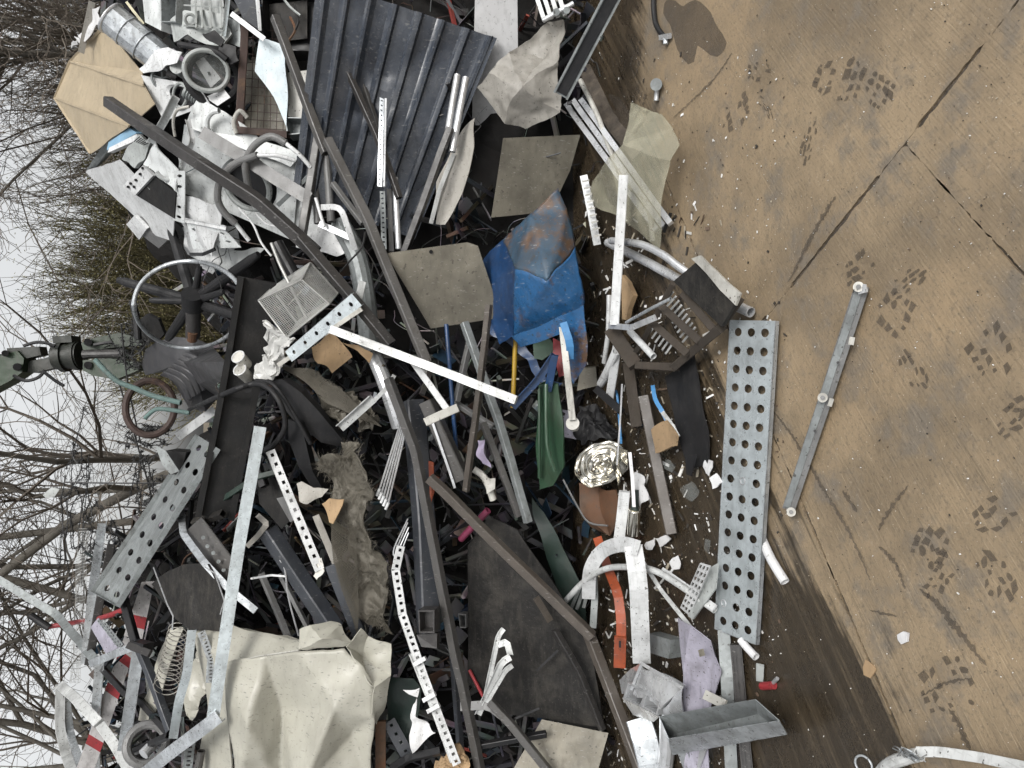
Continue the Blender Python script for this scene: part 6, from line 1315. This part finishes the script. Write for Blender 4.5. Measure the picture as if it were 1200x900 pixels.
bar('downpipe', 'grey curved pipe right of the squashed pipe', 'pipe', 'alu', [(782, 840, .1), (782, 880, .08), (776, 925, .06)], 18, kind='rd')
boxed('metal_carton', 'small dented metal carton above the crushed box', 'box', 'galv_dull', [(760, 742), (786, 750), (784, 772), (758, 764)], .06, mp=.1)
shell('lavender_sheet', 'pale lavender sheet standing beside the crushed box', 'plastic sheet', 'lavender', [(794, 724, .16), (808, 732, .18), (830, 750, .14), (836, 768, .1), (844, 788, .1), (838, 815, .1), (828, 840, .1), (832, 930, .06), (804, 930, .12), (800, 790, .16)], None, .003, 0, 3, .012, 6)
shell('mud_splash', 'small brown hole patch on the lavender sheet', 'patch', 'board', [(818, 762), (824, 760), (826, 768), (820, 770)], None, .001, .20)
bar('steel_channel', 'galvanised upright channel under the end of the perforated plate', 'steel channel', 'galv_dull', [(848, 738, .02), (852, 800, .03), (858, 925, .03)], 14, kind='U', h=.5, mp=onground(), roll=180)
bar('steel_channel', 'dark channel lying beside the galvanised channel', 'steel channel', 'dark_tube', [(862, 755, .02), (868, 820, .02), (878, 925, .02)], 13, kind='rib', h=.7, mp=onground())
t = thing('metal_tray', 'shallow galvanised tray lying at the bottom of the floor', 'tray', G(850, 855))
TV = {'a': G(773, 840, .16), 'b': G(885, 820, .13), 'c': G(888, 837, .085), 'd': G(783, 862, .10), 'e': G(908, 849, .08), 'f': G(788, 868, .095), 'g': G(784, 866, .165), 'h': G(913, 845, .13), 'i': G(922, 861, .075), 'j': G(788, 885, .10)}
for nm, ks, mt_ in (('wall', 'abcd', 'galv_dull'), ('base', 'dcej', 'galv_dull'), ('wall', 'ghij', 'galv'), ('wall', 'adjg', 'galv'), ('wall', 'bhic', 'galv_dull')):  # inner faces get the darker metal: shade inside the tray painted in
    q_ = [TV[k] for k in ks]; n = (q_[1] - q_[0]).cross(q_[2] - q_[0]).normalized() * .0025
    mesh(nm, [p.copy() for p in q_] + [p + n for p in q_], [(0, 1, 2, 3), (7, 6, 5, 4), (0, 4, 5, 1), (1, 5, 6, 2), (2, 6, 7, 3), (3, 7, 4, 0)], mt_, parent=t)
bar('leg_strip', None, None, 'galv', [(798, 876, .10), (816, 925, .02)], 12, kind='L', mp=onground(), parent=t)
shell('galv_gusset', 'bright torn gusset under the galvanised tray', 'metal plate', 'alu', [(812, 880), (828, 878), (818, 905)], None, .003, mp=onground(.06))
bar('white_bracket', 'white slotted bracket between sheet and tray', 'bracket', 'dirty_white', [(826, 814, .1), (850, 826, .09)], 11, kind='flat', h=.3, mp=onground())
bar('plastic_roll', 'white rolled plastic strip by the end of the perforated plate', 'plastic roll', 'paper', [(868, 750, .03), (878, 762, .03), (886, 770, .03)], 9, kind='rd', mp=onground())
bar('paper_roll', 'white rolled paper beside the middle of perforated plate', 'paper roll', 'paper', [(893, 632, .015), (904, 656, .015), (920, 682, .015)], 11, kind='rd', mp=onground(), curve=3)
shell('plastic_tag', 'small grey tag on the dark floor by the red cap', 'tag', 'plastic_grey', [(886, 777), (895, 779), (894, 799), (886, 798)], None, .002, mp=onground(.008))
t = thing('red_screw_cap', 'small red cap with a metal screw on the dark floor', 'screw cap', G(899, 803)); MB().add(cylvf(G(893, 804, .012), G(907, 803, .012), .012, seg=14)).build('cap', 'red', parent=t, smooth=True); MB().add(cylvf(G(906, 800, .012), G(911, 795, .014), .006, seg=10)).build('screw', 'alu', parent=t, smooth=True)
# small litter one can point to
shell('plastic_scrap', 'white broken plastic scrap alone on the floor', 'plastic scrap', 'paper', [(1051, 744), (1058, 740), (1064, 742), (1063, 752), (1056, 755), (1052, 750)], None, .006, mp=onground(.008))
shell('cardboard_scrap', 'pale torn cardboard scrap on the edge of the wet floor', 'cardboard', 'cardboard', [(1011, 782), (1014, 773), (1024, 780), (1026, 786), (1020, 795), (1012, 791)], None, .003, mp=onground(.005))
t = thing('cut_bolt', 'small silver bolt with round head on the floor at the top', 'bolt', G(771, 104)); MB().add(cylvf(G(769, 99, .0), G(769, 99, .035), .022, seg=18)).build('head', 'galv_dull', parent=t, smooth=True); MB().add(cylvf(G(770, 104, .012), G(769, 118, .010), .009, seg=12)).build('shank', 'alu', parent=t, smooth=True)
t = thing('hose_piece', 'curved black hose with a silver clamp at the top edge', 'hose', G(775, 25)); bar('hose', None, None, 'rubber', [(766, -12), (766, 8), (768, 26), (774, 38), (780, 44)], 6, kind='rd', mp=onground(.012), parent=t, curve=5); bar('clamp', None, None, 'alu', [(774, 44), (785, 42)], 6, kind='flat', h=.8, mp=onground(.015), parent=t); MB().add(cylvf(G(780, 44, .012), G(780, 52, .012), .010, seg=12)).build('nozzle', 'galv', parent=t, smooth=True)
MB().add(ringvf(G(833, -2, .01), Vector((0, 0, 1)), .030, .005)).build('cable_ring', 'white', 'white cable ring at the top edge of the floor', 'ring', smooth=True)
bar('steel_pin', 'tiny grey pin lying right of the steel channel', 'pin', 'galv_dull', [(699, 121, .01), (703, 113, .01)], 3, kind='rd', mp=onground())
t = thing('curved_trim', 'white curved trim with loose wires at the bottom right corner', 'trim', G(1110, 895))
bar('trim', None, None, 'alu_white', [(1026, 915, .05), (1040, 897, .07), (1062, 888, .08), (1078, 884, .08)], 15, kind='rd', mp=onground(), curve=4, parent=t)
bar('trim', None, None, 'alu_white', [(1076, 881, .08), (1102, 881, .07), (1150, 888, .06), (1225, 904, .05)], 12, kind='flat', h=.5, mp=onground(), parent=t)
for i in range(9):
    a = i * .7; bar('wire', None, None, 'galv', [(1062 + math.cos(a) * 4, 885 + math.sin(a) * 3, .10), (1066 + math.cos(a + 1) * 12, 884 + math.sin(a + 2) * 8, .13), (1066 + math.cos(a * 1.7) * 20, 884 + math.sin(a * 2.1) * 10, .10)], 1.6, kind='wire', mp=onground(), curve=4, parent=t)
MB().add(ringvf(G(1012, 896, .02), Vector((0, -.3, 1)), .022, .003)).build('steel_ring', 'galv', 'thin steel ring beside the curved white trim', 'ring', smooth=True)
for i, (x, y, s, lab) in enumerate(((838, 566, 10, 'white broken plastic clip left of the perforated plate'), (830, 548, 9, 'white jagged plastic piece above the broken clip'), (776, 632, 10, 'white curved shard below the weathered batten'), (792, 660, 9, 'white pointed shard beside the plastic grid'), (760, 640, 9, 'pale plastic lump by the white frame'), (785, 548, 10, 'clear plastic shard below the tan cardboard'), (806, 575, 12, 'grey translucent scrap left of the clip'), (652, 133, 5, 'small white shell scrap above the upper square board'), (658, 154, 5, 'white leaf shaped scrap beside the upper square board'), (828, 640, 8, 'torn clear wrapper on the dark floor'))):
    rr = random.Random(i + 40); pts = [(x + math.cos(k * 1.047) * s * rr.uniform(.4, 1.1), y + math.sin(k * 1.047) * s * rr.uniform(.4, 1.2)) for k in range(6)]
    shell('plastic_shard', lab, 'plastic scrap', 'paper' if i not in (5, 6, 9) else 'glass', pts, None, .003, mp=onground(.03), sub=2, amp=.012, ns=20)
